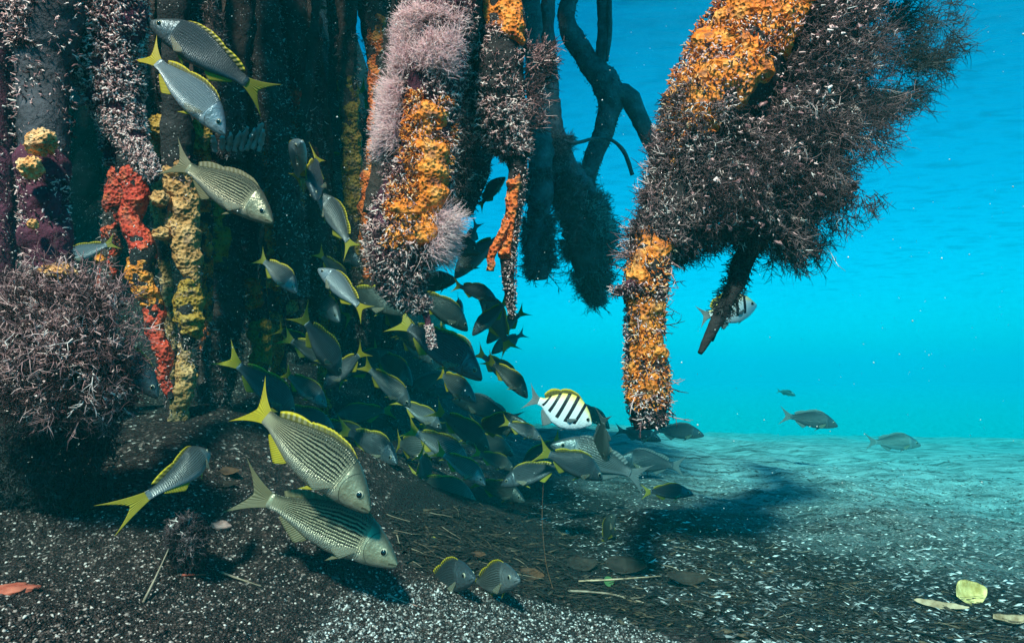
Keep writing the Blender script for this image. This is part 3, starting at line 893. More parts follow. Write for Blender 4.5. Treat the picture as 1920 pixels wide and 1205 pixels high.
cloud(r.root, 'algae_wisps', 'brown_st', [(1480, 120), (1660, 40), (1680, 200), (1640, 300), (1650, 370), (1560, 430), (1530, 500), (1440, 490), (1440, 380)], 1800, 1.26, 0.14, 0.045, 0.0008, outward, 45, fork=7, seg=5, curl=0.8, spread=0.4, rpow=1.3, edge=120., lo=-0.3)
cloud(r.root, 'polyps', 'pinkwhite', MASS, 1500, 1.20, 0.15, 0.007, 0.0019, outward, 47, fork=1, curl=0.8, spread=0.7, rpow=0.6)
cloud(r.root, 'silt_clumps', 'lilac_st', MASS, 260, 1.20, 0.15, 0.010, 0.005, outward, 48, fork=3, curl=1.5, spread=0.9)
PL = [(1600, -50), (1760, -50), (1790, 60), (1775, 110), (1730, 190), (1690, 215), (1640, 230), (1590, 280), (1560, 200), (1600, 80)]
cloud(r.root, 'algae_plume', 'dark_st', PL, 2600, 1.55, 0.12, 0.055, 0.0009, (1, 0.1, 0.10), 42, fork=7, seg=5, curl=0.7, spread=0.35, edge=160.0, lo=-0.2)
cloud(r.root, 'algae_plume', 'brown_st', [(1430, 395), (1520, 400), (1520, 470), (1490, 500), (1455, 470)], 700, 1.2, 0.05, 0.03, 0.0012, (0.7, 0, -0.5), 43, fork=2)
r = Root('dark bare splintered root slanting below the shaggy mass', [(1470, 250, 1.30, 24), (1440, 370, 1.28, 22), (1410, 450, 1.26, 21), (1378, 530, 1.24, 17), (1345, 600, 1.22, 11), (1312, 662, 1.20, 5)], 'bark_plain', seed=44, top=False, rough=0.3)
r.tufts('algae', 'dark_st', 500, 380, 600, 0.016, 0.0012, curl=0.6, fork=1)
for pth in ([(1380, 540, 10), (1362, 580, 7), (1352, 612, 3)], [(1362, 575, 8), (1342, 615, 6), (1336, 640, 2.5)]):
    rows, _ = resample([(*at(u, v, 1.215), q * 1.22 / FPX) for u, v, q in pth], 16)
    V, Fs = tube(rows[:, :3], rows[:, 3], 10, lambda q: 0.002 * fbm(q * 90, 2, 4))
    obj('splinter', V, Fs, M['bark_plain'], r.root)

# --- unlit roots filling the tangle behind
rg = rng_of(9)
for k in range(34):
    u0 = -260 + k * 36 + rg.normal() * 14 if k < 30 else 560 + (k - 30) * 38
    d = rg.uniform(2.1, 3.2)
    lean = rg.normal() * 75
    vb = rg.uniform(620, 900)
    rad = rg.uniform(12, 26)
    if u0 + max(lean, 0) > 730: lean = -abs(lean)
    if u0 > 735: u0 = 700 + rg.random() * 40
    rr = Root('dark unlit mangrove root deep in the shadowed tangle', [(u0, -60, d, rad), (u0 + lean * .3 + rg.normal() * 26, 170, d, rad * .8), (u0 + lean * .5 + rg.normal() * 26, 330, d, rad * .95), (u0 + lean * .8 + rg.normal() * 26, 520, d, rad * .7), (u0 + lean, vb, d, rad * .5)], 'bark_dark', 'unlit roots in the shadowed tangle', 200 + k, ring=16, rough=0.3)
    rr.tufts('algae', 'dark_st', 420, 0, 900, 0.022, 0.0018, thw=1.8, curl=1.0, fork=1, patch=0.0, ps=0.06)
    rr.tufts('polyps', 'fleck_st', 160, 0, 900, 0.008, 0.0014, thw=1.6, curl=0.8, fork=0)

# ------------------------------------------------------------------ algae bush, lower left
bush = empty('algae_bush', tuple(at(110, 940, 1.08)), 'big bristly lilac algae bush at lower left on the slope', 'algae')
TOP = [(-60, 640), (-20, 575), (35, 545), (60, 505), (105, 522), (140, 490), (178, 532), (218, 545), (222, 605), (258, 640), (232, 690), (252, 745), (205, 805), (150, 770), (100, 815), (40, 775), (-60, 810)]
def radial(u, v):
    return np.stack([(u - 100) / 160.0, -0.8 + 0 * u, -(v - 700) / 200.0], 1)
cloud(bush, 'upper_fronds', 'lilac_st', TOP, 10000, 0.92, 0.10, 0.017, 0.0009, radial, 51, fork=5, seg=4, curl=1.3, spread=0.8, rpow=0.9, edge=70.0, lo=-0.5)
cloud(bush, 'long_fronds', 'lilac_st', [(-60, 560), (60, 495), (140, 490), (230, 540), (268, 660), (250, 760), (120, 800), (-60, 800)], 1300, 0.90, 0.11, 0.032, 0.0008, radial, 53, fork=6, seg=4, curl=1.2, spread=0.5)
cloud(bush, 'polyps', 'pinkwhite', TOP, 900, 0.90, 0.10, 0.006, 0.0014, radial, 57, fork=1, curl=0.8, spread=0.7, rpow=0.6)
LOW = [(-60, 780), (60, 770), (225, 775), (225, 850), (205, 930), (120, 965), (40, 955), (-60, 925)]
cloud(bush, 'lower_fronds', 'dark_st', LOW, 4500, 1.06, 0.08, 0.017, 0.0011, radial, 52, fork=3, curl=1.3, spread=0.8, rpow=0.8)  # lower half coloured dark in place of the shade below the bush top
ball(bush, 'sponge_ball', 'sp_cream', 116, 512, 0.90, 22, 21, (1.1, 1, .9))
ball(bush, 'sponge_ball', 'sp_cream', 88, 512, 0.91, 14, 22)
ball(bush, 'sponge_ball', 'sp_orange', 188, 488, 1.0, 10, 23)


# dark woolly clump on the slope
cl = empty('algae_clump', tuple(floor_at(350, 1060)[0]), 'small dark woolly algae clump on the grit near the pink fragment', 'algae')
fp, fd = floor_at(350, 1050)
cloud(cl, 'fronds', 'brown_st', [(318, 985), (350, 965), (385, 985), (392, 1030), (375, 1065), (335, 1065), (312, 1030)], 1700, fd - 0.03, 0.04, 0.011, 0.0008, lambda u, v: np.stack([(u - 350) / 40, -0.5 + 0 * u, -(v - 1040) / 40], 1), 54, fork=4, curl=1.2, spread=0.9, rpow=2.0)


# ------------------------------------------------------------------ fish
def prof(xs_, ys_):
    q = np.linspace(0, 1, 301)
    y = np.interp(q, xs_, ys_)
    k = np.exp(-np.linspace(-2, 2, 19) ** 2); k /= k.sum()
    ye = np.concatenate([2 * y[0] - y[1:10][::-1], y, 2 * y[-1] - y[-10:-1][::-1]])
    ys2 = np.convolve(ye, k, 'valid')
    return lambda s: np.interp(s, q, ys2)


KIND = {
    'grunt': dict(
        top=prof([0, .03, .10, .22, .36, .50, .66, .80, .92, 1], [.012, .036, .075, .125, .155, .152, .120, .080, .047, .044]),
        bot=prof([0, .03, .10, .22, .36, .50, .66, .80, .92, 1], [.014, .034, .062, .098, .122, .128, .108, .072, .044, .042]),
        wid=prof([0, .03, .10, .25, .40, .60, .80, .92, 1], [.012, .026, .045, .064, .068, .056, .032, .017, .012]),
        axis=prof([0, .12, .3, 1], [-.040, -.022, 0, .004]), tail=.165, fork=.115, eye=(.115, .26, .023), df=.026),
    'sergeant': dict(
        top=prof([0, .03, .10, .22, .36, .50, .66, .80, .92, 1], [.014, .055, .128, .215, .265, .268, .230, .150, .066, .056]),
        bot=prof([0, .03, .10, .22, .36, .50, .66, .80, .92, 1], [.014, .048, .105, .175, .222, .236, .208, .134, .060, .053]),
        wid=prof([0, .03, .10, .25, .40, .60, .80, .92, 1], [.012, .026, .05, .072, .076, .062, .035, .02, .014]),
        axis=prof([0, .12, .3, 1], [-.02, -.01, 0, .004]), tail=.20, fork=.10, eye=(.10, .25, .030), df=.05),
}
BODY = 0.80


def bendy(V, bend):
    x = V[:, 0].copy()
    k = np.clip(0.15 - x, 0, None)
    V = V.copy()
    V[:, 1] += bend * k * k
    return V


def body_mesh(kind, bend):
    K = KIND[kind]
    n, m = 84, 40
    s = np.concatenate([np.linspace(0, 1, 40, endpoint=False) ** 1.6 * 0.3, np.linspace(0.3, 1, 44)])
    ph = np.linspace(-math.pi, math.pi, m, endpoint=False)
    T, B, W, Z = K['top'](s), K['bot'](s), K['wid'](s), K['axis'](s)
    sn, cs = np.sin(ph), np.cos(ph)
    z = Z[:, None] + np.where(sn[None] > 0, T[:, None] * sn[None], B[:, None] * sn[None])
    y = W[:, None] * (np.sign(cs) * np.abs(cs) ** 0.85)[None]
    # a gill cover standing slightly proud
    gill = np.exp(-((s - 0.235) / 0.02) ** 2)[:, None] * np.clip(1 - sn[None] ** 2, 0, 1)
    y = y * (1 + 0.05 * gill)
    x = (0.5 - BODY * s)[:, None] + 0 * z
    V = np.stack([x, y, z], -1).reshape(-1, 3)
    i = np.arange(n - 1)[:, None] * m; j = np.arange(m)[None]; j2 = (j + 1) % m
    F = np.stack([i + j, i + m + j, i + m + j2, i + j2], -1).reshape(-1, 4)
    V = np.vstack([V, [0.503, 0, Z[0]], [0.5 - BODY, 0, Z[-1]]])
    jj = np.arange(m); kk = (jj + 1) % m
    F2 = np.vstack([np.stack([np.full(m, n * m), jj, kk], 1), np.stack([np.full(m, n * m + 1), (n - 1) * m + kk, (n - 1) * m + jj], 1)])
    u = np.concatenate([np.repeat(s, m), [0, 1]])
    v = np.concatenate([np.tile(sn, n), [0, 0]])
    return bendy(V, bend), [F, F2], {'fu': u, 'fv': v}


def sheet(Pf, na, nb, th):
    """thin solid fin: Pf(a, b) -> x, z; thickness th fading to the rim"""
    a = np.linspace(0, 1, na); b = np.linspace(0, 1, nb)
    A, Bq = np.meshgrid(a, b, indexing='ij')
    X, Z = Pf(A, Bq)
    tt = th * (1 - 0.8 * Bq)
    V1 = np.stack([X, tt, Z], -1).reshape(-1, 3); V2 = np.stack([X, -tt, Z], -1).reshape(-1, 3)
    i = np.arange(na - 1)[:, None] * nb; j = np.arange(nb - 1)[None]
    F1 = np.stack([i + j, i + j + 1, i + nb + j + 1, i + nb + j], -1).reshape(-1, 4)
    N = na * nb
    F2 = F1[:, ::-1] + N
    ring = np.concatenate([np.arange(nb), (np.arange(1, na) * nb + nb - 1), ((na - 1) * nb + np.arange(nb - 2, -1, -1)), np.arange(na - 2, 0, -1) * nb])
    r2 = np.roll(ring, -1)
    F3 = np.stack([ring, ring + N, r2 + N, r2], 1)
    at_ = {'fu': np.tile(A.ravel(), 2), 'fv': np.tile(Bq.ravel(), 2)}
    return np.vstack([V1, V2]), np.vstack([F1, F2, F3]), at_


def fin_meshes(kind, bend):
    K = KIND[kind]; out = {}
    zt = K['axis'](1.0)
    def tail(A, Bq):
        w = 2 * A - 1
        x0 = 0.5 - BODY + 0.012; z0 = zt + w * 0.040
        x1 = -0.5 + K['fork'] * (1 - np.abs(w) ** 1.15); z1 = zt + np.sign(w) * np.abs(w) ** 0.9 * K['tail']
        q = Bq
        return x0 + (x1 - x0) * q, z0 + (z1 - z0) * (0.55 * q + 0.45 * q * q)
    out['tail_fin'] = sheet(tail, 25, 14, .006)
    def dorsal(A, Bq):
        s = 0.27 + 0.64 * A
        h = K['df'] * (0.25 + 1.0 * np.sin(np.clip(A * 1.25, 0, 1) * math.pi) ** 0.6 * (A < .62) + (A >= .62) * (0.25 + 1.05 * np.sin(np.clip((A - .60) / .40, 0, 1) * math.pi * .9) ** .7))
        h = h * (1 - 0.10 * (np.abs((A * 22) % 1 - .5) < .22) * (A < .62))
        return 0.5 - BODY * s - Bq * h * 0.75, K['axis'](s) + K['top'](s) * 0.97 + Bq * h
    out['dorsal_fin'] = sheet(dorsal, 46, 6, .0045)
    def anal(A, Bq):
        s = 0.64 + 0.24 * A
        h = K['df'] * (1.9 * (1 - A) ** 0.8 + 0.35) * np.clip(A * 8 + .25, 0, 1)
        return 0.5 - BODY * s - Bq * h * 0.9, K['axis'](s) - K['bot'](s) * 0.96 - Bq * h
    out['anal_fin'] = sheet(anal, 18, 6, .004)
    def pelvic(A, Bq):
        s = 0.36 + 0.05 * A
        h = .105 * (1 - 0.75 * A)
        return 0.5 - BODY * s - Bq * h * 0.9, K['axis'](s) - K['bot'](s) * 0.96 - Bq * h * 0.55
    out['pelvic_fin'] = sheet(pelvic, 6, 8, .004)
    def pect(A, Bq):
        w = 2 * A - 1
        return -Bq * .14 * (1 - .45 * w * w) , w * (.009 + .024 * Bq) - .05 * Bq
    V, F, a = sheet(pect, 10, 10, .003)
    sp = 0.275
    ang = 0.22
    V = V.copy(); x, y, z = V[:, 0].copy(), V[:, 1].copy(), V[:, 2].copy()
    V[:, 0] = 0.5 - BODY * sp + x * math.cos(ang) ; V[:, 1] = K['wid'](sp) * 0.93 - x * math.sin(ang) + y; V[:, 2] = K['axis'](sp) - .035 + z
    out['pectoral_fin'] = (V, F, a)
    V2 = V.copy(); V2[:, 1] *= -1
    out['pectoral_fin2'] = (V2, F[:, ::-1], a)
    return {k: (bendy(v[0], bend), v[1], v[2]) for k, v in out.items()}


def disc_ball(c, r, sq, n=16, m=10):
    th = np.linspace(0, 2 * math.pi, n, endpoint=False); ph = np.linspace(0.05, math.pi - .05, m)
    D = np.stack([np.sin(ph)[:, None] * np.cos(th), np.sin(ph)[:, None] * np.sin(th), np.cos(ph)[:, None] + 0 * th], -1).reshape(-1, 3)
    V = np.array(c) + D * r * np.array(sq)
    i = np.arange(m - 1)[:, None] * n; j = np.arange(n)[None]; j2 = (j + 1) % n
    return V, np.stack([i + j, i + n + j, i + n + j2, i + j2], -1).reshape(-1, 4)


def mat_fish(name, back, flank, belly, stripe=None, head=None, scale=0.5, rim=None):
    t = NT(name)
    u, v = t.attr('fu'), t.attr('fv')
    oc = t.objc()
    c = t.ramp(t.math('MULTIPLY_ADD', v, 0.5, 0.5), [(0.10, belly), (0.38, flank), (0.72, flank), (0.93, back)])
    # rows of scales
    sc = t.n('CombineXYZ')
    t.l(t.math('MULTIPLY', u, 62.0), sc.inputs[0]); t.l(t.math('MULTIPLY', v, 15.0), sc.inputs[1])
    vz = t.voro(sc.outputs[0], 1.0, rand=0.35)
    body = t.math('MULTIPLY', t.math('GREATER_THAN', u, 0.26), t.math('LESS_THAN', u, 0.97))
    shade = t.math('MULTIPLY', t.math('MULTIPLY', vz, scale), body)
    c = t.mix(shade, c, tuple(x * 0.35 for x in back))
    blot = t.noise(oc, 9, 3)
    c = t.mix(t.math('MULTIPLY_ADD', blot, 0.5, -0.12, clamp=True), c, back)
    if stripe:
        wob = t.noise(oc, 26, 3)
        wv = t.math('ADD', t.math('MULTIPLY_ADD', v, 45.0, 0.0), t.math('MULTIPLY', wob, 4.2))
        wv = t.math('ADD', wv, t.math('MULTIPLY', u, 7.0))
        s = t.math('SINE', wv)
        band = t.math('MULTIPLY_ADD', s, 3.0, 0.55, clamp=True)
        # flank only: from the gill cover to the tail stalk, above the pale belly
        lo = t.math('MULTIPLY_ADD', v, 4.0, 2.5, clamp=True)
        hi = t.math('MULTIPLY_ADD', v, -7.0, 6.4, clamp=True)
        a = t.math('MULTIPLY_ADD', u, 26.0, -7.0, clamp=True)
        b = t.math('MULTIPLY_ADD', u, -9.0, 8.6, clamp=True)
        # near the back the lines break into rows of dots
        dots = t.math('ADD', t.math('MULTIPLY_ADD', v, -5.0, 4.0, clamp=True), t.math('GREATER_THAN', t.math('SINE', t.math('MULTIPLY', u, 330.0)), -0.1), clamp=True)
        msk = t.math('MULTIPLY', t.math('MULTIPLY', lo, hi), t.math('MULTIPLY', a, b))
        msk = t.math('MULTIPLY', t.math('MULTIPLY', msk, dots), band)
        c = t.mix(msk, c, stripe)
    # gill edge and mouth line
    g = t.math('SUBTRACT', u, t.math('MULTIPLY_ADD', t.math('MULTIPLY', v, v), -0.07, 0.245))
    g = t.math('MULTIPLY', t.math('LESS_THAN', t.math('ABSOLUTE', g), 0.0035), t.math('LESS_THAN', t.math('ABSOLUTE', v), 0.85))
    mo = t.math('MULTIPLY', t.math('LESS_THAN', t.math('ABSOLUTE', t.math('ADD', v, t.math('MULTIPLY_ADD', u, 5.0, 0.12))), 0.16), t.math('LESS_THAN', u, 0.055))
    hd = t.math('MULTIPLY', t.math('MULTIPLY_ADD', u, -30.0, 7.6, clamp=True), t.math('MULTIPLY_ADD', t.noise(oc, 30, 4, 0.7), 1.6, -0.25, clamp=True))
    c = t.mix(t.math('MULTIPLY', hd, 0.75), c, tuple(x * 1.4 for x in back))
    c = t.mix(t.math('MULTIPLY', t.math('MAXIMUM', g, mo), 0.7), c, tuple(x * 0.35 for x in back))
    t.base(c)
    t.b.inputs['Metallic'].default_value = 0.4
    t.l(t.math('MULTIPLY_ADD', t.noise(oc, 20, 4), 0.3, 0.18), t.b.inputs['Roughness'])
    t.b.inputs['Specular IOR Level'].default_value = 0.5
    t.bump(t.math('ADD', t.math('MULTIPLY', vz, body), t.math('MULTIPLY', t.noise(oc, 45, 3), 0.5)), 0.5, 0.006)
    return t.m


def mat_fin(name, c0, c1, alpha=1.0, rim=None):
    t = NT(name)
    u, v = t.attr('fu'), t.attr('fv')
    ray = t.math('SINE', t.math('MULTIPLY', u, 95.0))
    c = t.mix(t.math('MULTIPLY_ADD', ray, 0.28, 0.35), c1, c0)
    c = t.mix(t.math('MULTIPLY', t.noise(t.objc(), 14, 3), 0.55), c, tuple(x * 0.45 for x in c0))
    if rim: c = t.mix(t.math('MULTIPLY_ADD', v, 6.0, -3.6, clamp=True), c, rim)
    t.base(c)
    t.b.inputs['Roughness'].default_value = 0.5
    t.b.inputs['Alpha'].default_value = alpha
    t.bump(ray, 0.3, 0.004)
    return t.m


def mat_sergeant():
    t = NT('sergeant_skin')
    u, v = t.attr('fu'), t.attr('fv')
    c = t.ramp(t.math('MULTIPLY_ADD', v, 0.5, 0.5), [(0.2, (0.75, 0.82, 0.85)), (0.7, (0.85, 0.88, 0.85)), (0.88, (0.88, 0.78, 0.38)), (1.0, (0.75, 0.55, 0.08))])
    w = t.math('ADD', u, t.math('MULTIPLY', v, 0.05))
    tot = None
    for c0, hw in ((0.27, .026), (0.43, .031), (0.59, .031), (0.745, .028), (0.89, .022)):
        k = t.math('LESS_THAN', t.math('ABSOLUTE', t.math('SUBTRACT', w, c0)), hw)
        tot = k if tot is None else t.math('MAXIMUM', tot, k)
    tot = t.math('MULTIPLY', tot, t.math('GREATER_THAN', v, -0.55))
    c = t.mix(tot, c, (0.012, 0.014, 0.02))
    t.base(c)
    t.b.inputs['Roughness'].default_value = 0.4
    t.bump(t.voro(t.objc(), 55), 0.2, 0.004)
    return t.m


SKIN = {
    'striped': mat_fish('striped_fish_skin', (0.085, 0.085, 0.055), (0.48, 0.43, 0.27), (0.36, 0.33, 0.26), stripe=(0.012, 0.014, 0.010), scale=0.3),
    'fine': mat_fish('finely_lined_fish_skin', (0.07, 0.085, 0.088), (0.28, 0.32, 0.32), (0.42, 0.45, 0.45), stripe=(0.05, 0.058, 0.053), scale=0.4),
    'slate': mat_fish('slate_fish_skin', (0.038, 0.055, 0.064), (0.105, 0.14, 0.155), (0.19, 0.22, 0.235), stripe=(0.036, 0.048, 0.054), scale=0.6),
    'silver': mat_fish('silver_fish_skin', (0.13, 0.17, 0.19), (0.36, 0.43, 0.46), (0.60, 0.65, 0.67), stripe=(0.17, 0.22, 0.24), scale=0.55),
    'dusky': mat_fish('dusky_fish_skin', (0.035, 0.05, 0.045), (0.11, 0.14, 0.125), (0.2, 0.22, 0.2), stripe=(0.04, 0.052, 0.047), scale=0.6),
    'sergeant': mat_sergeant(),
}
FIN = {
    'yellow': mat_fin('yellow_fin', (0.27, 0.205, 0.010), (0.50, 0.40, 0.025)),
    'olive': mat_fin('olive_fin', (0.22, 0.20, 0.02), (0.38, 0.34, 0.035)),
    'brown': mat_fin('brown_fin', (0.12, 0.10, 0.05), (0.22, 0.19, 0.10)),
    'grey': mat_fin('grey_fin', (0.10, 0.13, 0.13), (0.20, 0.24, 0.24)),
    'clear': mat_fin('clear_fin', (0.20, 0.19, 0.13), (0.42, 0.40, 0.28), 0.45),
    'rimmed': mat_fin('rimmed_fin', (0.09, 0.08, 0.018), (0.16, 0.14, 0.03), 1.0, (0.50, 0.38, 0.02)),
}
t = NT('eye_iris'); t.base((0.40, 0.37, 0.26)); t.b.inputs['Roughness'].default_value = 0.2; t.b.inputs['Specular IOR Level'].default_value = 0.6
M['iris'] = t.m
t = NT('eye_pupil'); t.base((0.004, 0.004, 0.005)); t.b.inputs['Roughness'].default_value = 0.06; t.b.inputs['Specular IOR Level'].default_value = 0.8
M['pupil'] = t.m
CACHE = {}


def fish_parts(kind, skin, fin, bend):
    key = (kind, skin, fin, bend)
    if key in CACHE: return CACHE[key]
    K = KIND[kind]
    V, F, a = body_mesh(kind, bend)
    parts = [('body', make_mesh('fish_body', V, F, SKIN[skin], a), None)]
    for nm, (V, F, a) in fin_meshes(kind, bend).items():
        base = nm.rstrip('2')
        m = FIN['clear'] if base == 'pectoral_fin' else FIN['rimmed'] if base == 'dorsal_fin' and fin in ('yellow', 'olive') else FIN[fin]
        if kind == 'sergeant': m = FIN['grey'] if base != 'dorsal_fin' else FIN['rimmed']
        parts.append((base, make_mesh('fish_' + base, V, F, m, a), None))
    s, fz, r = K['eye']
    zc = K['axis'](s) + K['top'](s) * fz
    yc = K['wid'](s) * (1 - fz ** 2) ** 0.45
    for sd in (1, -1):
        V, F = disc_ball((0.5 - BODY * s, sd * (yc - .003), zc), r, (1, .42, 1))
        me = make_mesh('fish_eye', V, F, M['iris'])
        V, F = disc_ball((0.5 - BODY * s + .001, sd * (yc + .0045), zc), r * .68, (1, .42, 1))
        parts.append(('eye', me, make_mesh('fish_pupil', V, F, M['pupil'])))
    CACHE[key] = parts
    return parts


FISH_N = [0]


def fish(label, head, tail, yaw=0.0, L=0.25, skin='slate', fin='olive', bend=0.0, roll=0.0, kind='grunt', d=None, auto=True, group='school of yellow-finned fish'):
    """snout and tail-fork pixels; yaw turns the tail away from (+) or towards (-) the viewer"""
    px = math.hypot(head[0] - tail[0], head[1] - tail[1])
    ya = math.radians(yaw)
    if d is None:
        d = L * math.cos(ya) * FPX / px
    else:
        L = px * d / FPX / math.cos(ya)
    h = at(*head, d - L * math.sin(ya) * 0.5); tl = at(*tail, d + L * math.sin(ya) * 0.5)
    X = h - tl; ln = np.linalg.norm(X); X /= ln
    up = np.array([0, 0, 1.0])
    if abs(X[2]) > 0.93: up = np.array([0.6 if X[2] < 0 else -0.6, 0, 0.4])
    Z = norm(up - (up @ X) * X)
    Y = np.cross(Z, X)
    vw = norm((h + tl) / 2 - CAM)
    Yc = vw - (vw @ X) * X
    wt = np.linalg.norm(Yc)
    if wt > 0.35 and auto:
        Yc = Yc / wt * (1 if Yc @ Y >= 0 else -1)
        Y = norm(0.4 * Y + 0.6 * Yc * wt)
        Y = norm(Y - (Y @ X) * X); Z = np.cross(X, Y)
    ro = math.radians(roll)
    Z, Y = Z * math.cos(ro) + Y * math.sin(ro), Y * math.cos(ro) - Z * math.sin(ro)
    o = empty('fish', (0, 0, 0), label, 'fish', group)
    o.matrix_world = Matrix(((X[0], Y[0], Z[0], 0), (X[1], Y[1], Z[1], 0), (X[2], Y[2], Z[2], 0), (0, 0, 0, 1))) @ Matrix.Scale(ln, 4)
    mid = (h + tl) / 2
    o.matrix_world = Matrix.Translation(Vector(mid)) @ o.matrix_world
    for nm, me, sub in fish_parts(kind, skin, fin, bend):
        c = link(nm, me, o)
        if sub: link('pupil', sub, c)
    FISH_N[0] += 1
    gap = mid[2] - gz1(mid[0], mid[1])
    if gap < 0.1 * ln: print('LOW FISH', label, round(gap, 3), 'd', round(d, 2), 'len', round(ln, 3))
    return o


# the five that stand out in front
fish('slate fish at the top left swimming head up to the left with olive forked tail', (282, 34), (500, 178), 8, d=1.13, skin='slate', fin='olive', bend=-.5)
fish('pale silver blue fish heading down right just below the topmost fish', (428, 246), (254, 78), -5, d=1.08, skin='silver', fin='yellow', bend=.3)
fish('boldly striped fish crossing the tan sponge root at mid left', (516, 408), (312, 293), 10, d=1.04, skin='striped', fin='brown')
fish('large striped fish with a bright yellow raised tail above the lowest striped fish', (702, 946), (432, 738), 6, skin='striped', fin='yellow', bend=.6)
fish('lowest striped fish nosing down over the grit with a brown tail', (750, 1046), (452, 912), 6, skin='striped', fin='brown', bend=-.3)
# left side
fish('fish swimming away from the viewer with curved yellow tail over the grit', (388, 842), (312, 926), -60, d=0.87, auto=False, skin='fine', fin='yellow', roll=25, bend=1.4)
fish('grey fish peering out from behind the lilac algae bush, head only', (302, 738), (130, 600), -10, d=1.12, skin='slate', fin='olive')
fish('fish behind the large striped fish showing only its dark back and yellow tail', (556, 775), (425, 664), -30, L=.25, skin='slate', fin='yellow', bend=.5)
fish('small pale fish with an olive tail tucked behind the purple root', (110, 490), (222, 452), 20, d=1.25, skin='silver', fin='olive')
fish('fish cut by the left picture edge showing a yellow tail', (-130, 560), (6, 602), -10, d=1.15, skin='slate', fin='yellow')
fish('dim fish in the top left corner behind the reddish root', (-60, 60), (60, 160), 10, d=1.55, skin='slate', fin='olive')
fish('dim striped fish in the gap between the grey and pale polyp roots', (60, 170), (250, 190), 10, d=1.5, skin='slate', fin='olive')
# among the dark roots
fish('thin bright fish seen edge on beside the dark speckled roots', (562, 260), (556, 345), 60, d=1.42, skin='silver', fin='yellow')
fish('greenish fish hanging head down beside the edge-on fish', (588, 372), (596, 285), 50, d=1.45, skin='slate', fin='yellow')
fish('grey fish with pale yellow belly fin rising beside the dark woolly roots', (598, 358), (672, 478), -12, d=1.42, skin='fine', fin='olive', bend=.3, roll=20)
fish('brightest silver fish slanting down left of the pale central tufts', (600, 500), (690, 592), -15, d=1.34, skin='silver', fin='yellow', roll=15)
fish('dark fish facing down to the right below the brightest silver fish', (640, 700), (556, 580), -35, d=1.5, skin='slate', fin='olive')
fish('dim fish with yellow lips in the navy gap left of the pink root', (656, 300), (725, 245), 25, L=.2, skin='slate', fin='yellow')
fish('fish half hidden by pale tufts with a thin yellow tail in the navy gap', (740, 235), (668, 158), 20, L=.24, skin='slate', fin='yellow')
fish('bluish fish slipping behind the slim ochre root', (560, 545), (480, 478), 25, d=1.45, skin='fine', fin='olive')
fish('dusky fish with bright yellow fin edge in the dark middle', (740, 655), (625, 715), 10, L=.25, skin='dusky', fin='yellow')
fish('dusky fish overlapping the yellow-edged one in the dark middle', (775, 720), (690, 650), 35, L=.25, skin='dusky', fin='olive')
fish('dark fish facing left above the raised dorsal of the large striped fish', (620, 782), (745, 768), 20, L=.25, skin='dusky', fin='olive')
fish('dark fish facing right with dull tail under the dark middle', (765, 885), (680, 850), 30, L=.25, d=1.9, skin='dusky', fin='olive')
fish('dim fish deep between the roots below the silver fish', (730, 560), (640, 600), 25, L=.2, skin='dusky', fin='olive')
# the blue-green school below the central root
fish('big teal fish crossing behind the thin tip of the pink root', (908, 704), (728, 590), 8, L=.26, skin='slate', fin='olive', bend=.3)
fish('upright dark fish with head up left of the pale root tip', (903, 540), (958, 664), -8, L=.26, skin='dusky', fin='olive', bend=-.3)
fish('fish hidden by the pale root tip with only its tail showing', (910, 640), (990, 578), 10, L=.26, skin='dusky', fin='olive')
fish('fish heading down right under the upright dark fish', (978, 722), (888, 655), 8, L=.26, skin='dusky', fin='olive')
fish('pair partner whose blurred tail points right beside open water', (920, 660), (988, 622), 20, L=.26, skin='dusky', fin='grey')
fish('dark fish facing left with the fan tail left of the sergeant fish', (850, 744), (978, 792), 5, L=.26, skin='dusky', fin='grey')
fish('round dark fish just below the fluffed tufts', (855, 520), (770, 545), 40, L=.26, skin='dusky', fin='olive')
fish('small round fish seen head on beside the upright dark fish', (862, 590), (858, 565), 78, L=.26, skin='dusky', fin='grey', roll=0)
fish('small dark fish facing left low under the teal fish', (765, 735), (850, 690), 10, L=.25, skin='dusky', fin='grey')
fish('small dark fish with tail up right under the teal fish', (800, 735), (868, 740), 20, L=.2, skin='dusky', fin='grey')
fish('lined fish with yellow arched back heading right over its twin', (882, 866), (755, 798), -12, L=.25, d=1.8, skin='fine', fin='yellow')
fish('fish seen nearly head on beneath the yellow arched back', (800, 905), (785, 842), -62, L=.25, d=1.7, skin='fine', fin='yellow')
fish('dark humped fish behind the yellow arched back', (880, 830), (780, 790), 25, L=.25, skin='dusky', fin='olive')
fish('dark fish heading right with its pale eye near the seabed shade', (964, 848), (862, 812), -20, L=.27, d=2.1, skin='dusky', fin='olive')
fish('white fish with black bars and yellow back in mid picture', (1110, 792), (985, 742), 0, L=.15, kind='sergeant', skin='sergeant', fin='grey', group='barred fish')
fish('dark fish right behind the white barred fish', (1145, 800), (1068, 750), 15, L=.27, skin='dusky', fin='grey')
fish('dark fish with its tail raised standing before the grey speckled fish', (1128, 875), (1132, 770), -30, L=.2, skin='dusky', fin='grey', d=1.9)
fish('grey speckled fish facing left under the white barred fish', (1036, 826), (1218, 902), 8, L=.30, skin='fine', fin='grey')
fish('black slender fish heading down left of the grey speckled fish', (975, 880), (1058, 815), 0, L=.17, skin='dusky', fin='olive')
fish('hazy fish facing right just right of the orange root tip', (1320, 812), (1215, 806), 5, L=.30, skin='slate', fin='grey')
fish('hazy fish directly under the tip of the orange root', (1240, 822), (1150, 805), 20, L=.30, skin='slate', fin='grey')
fish('broad hazy fish behind the tail of the grey speckled fish', (1155, 858), (1288, 876), 10, L=.36, d=2.6, skin='slate', fin='grey')
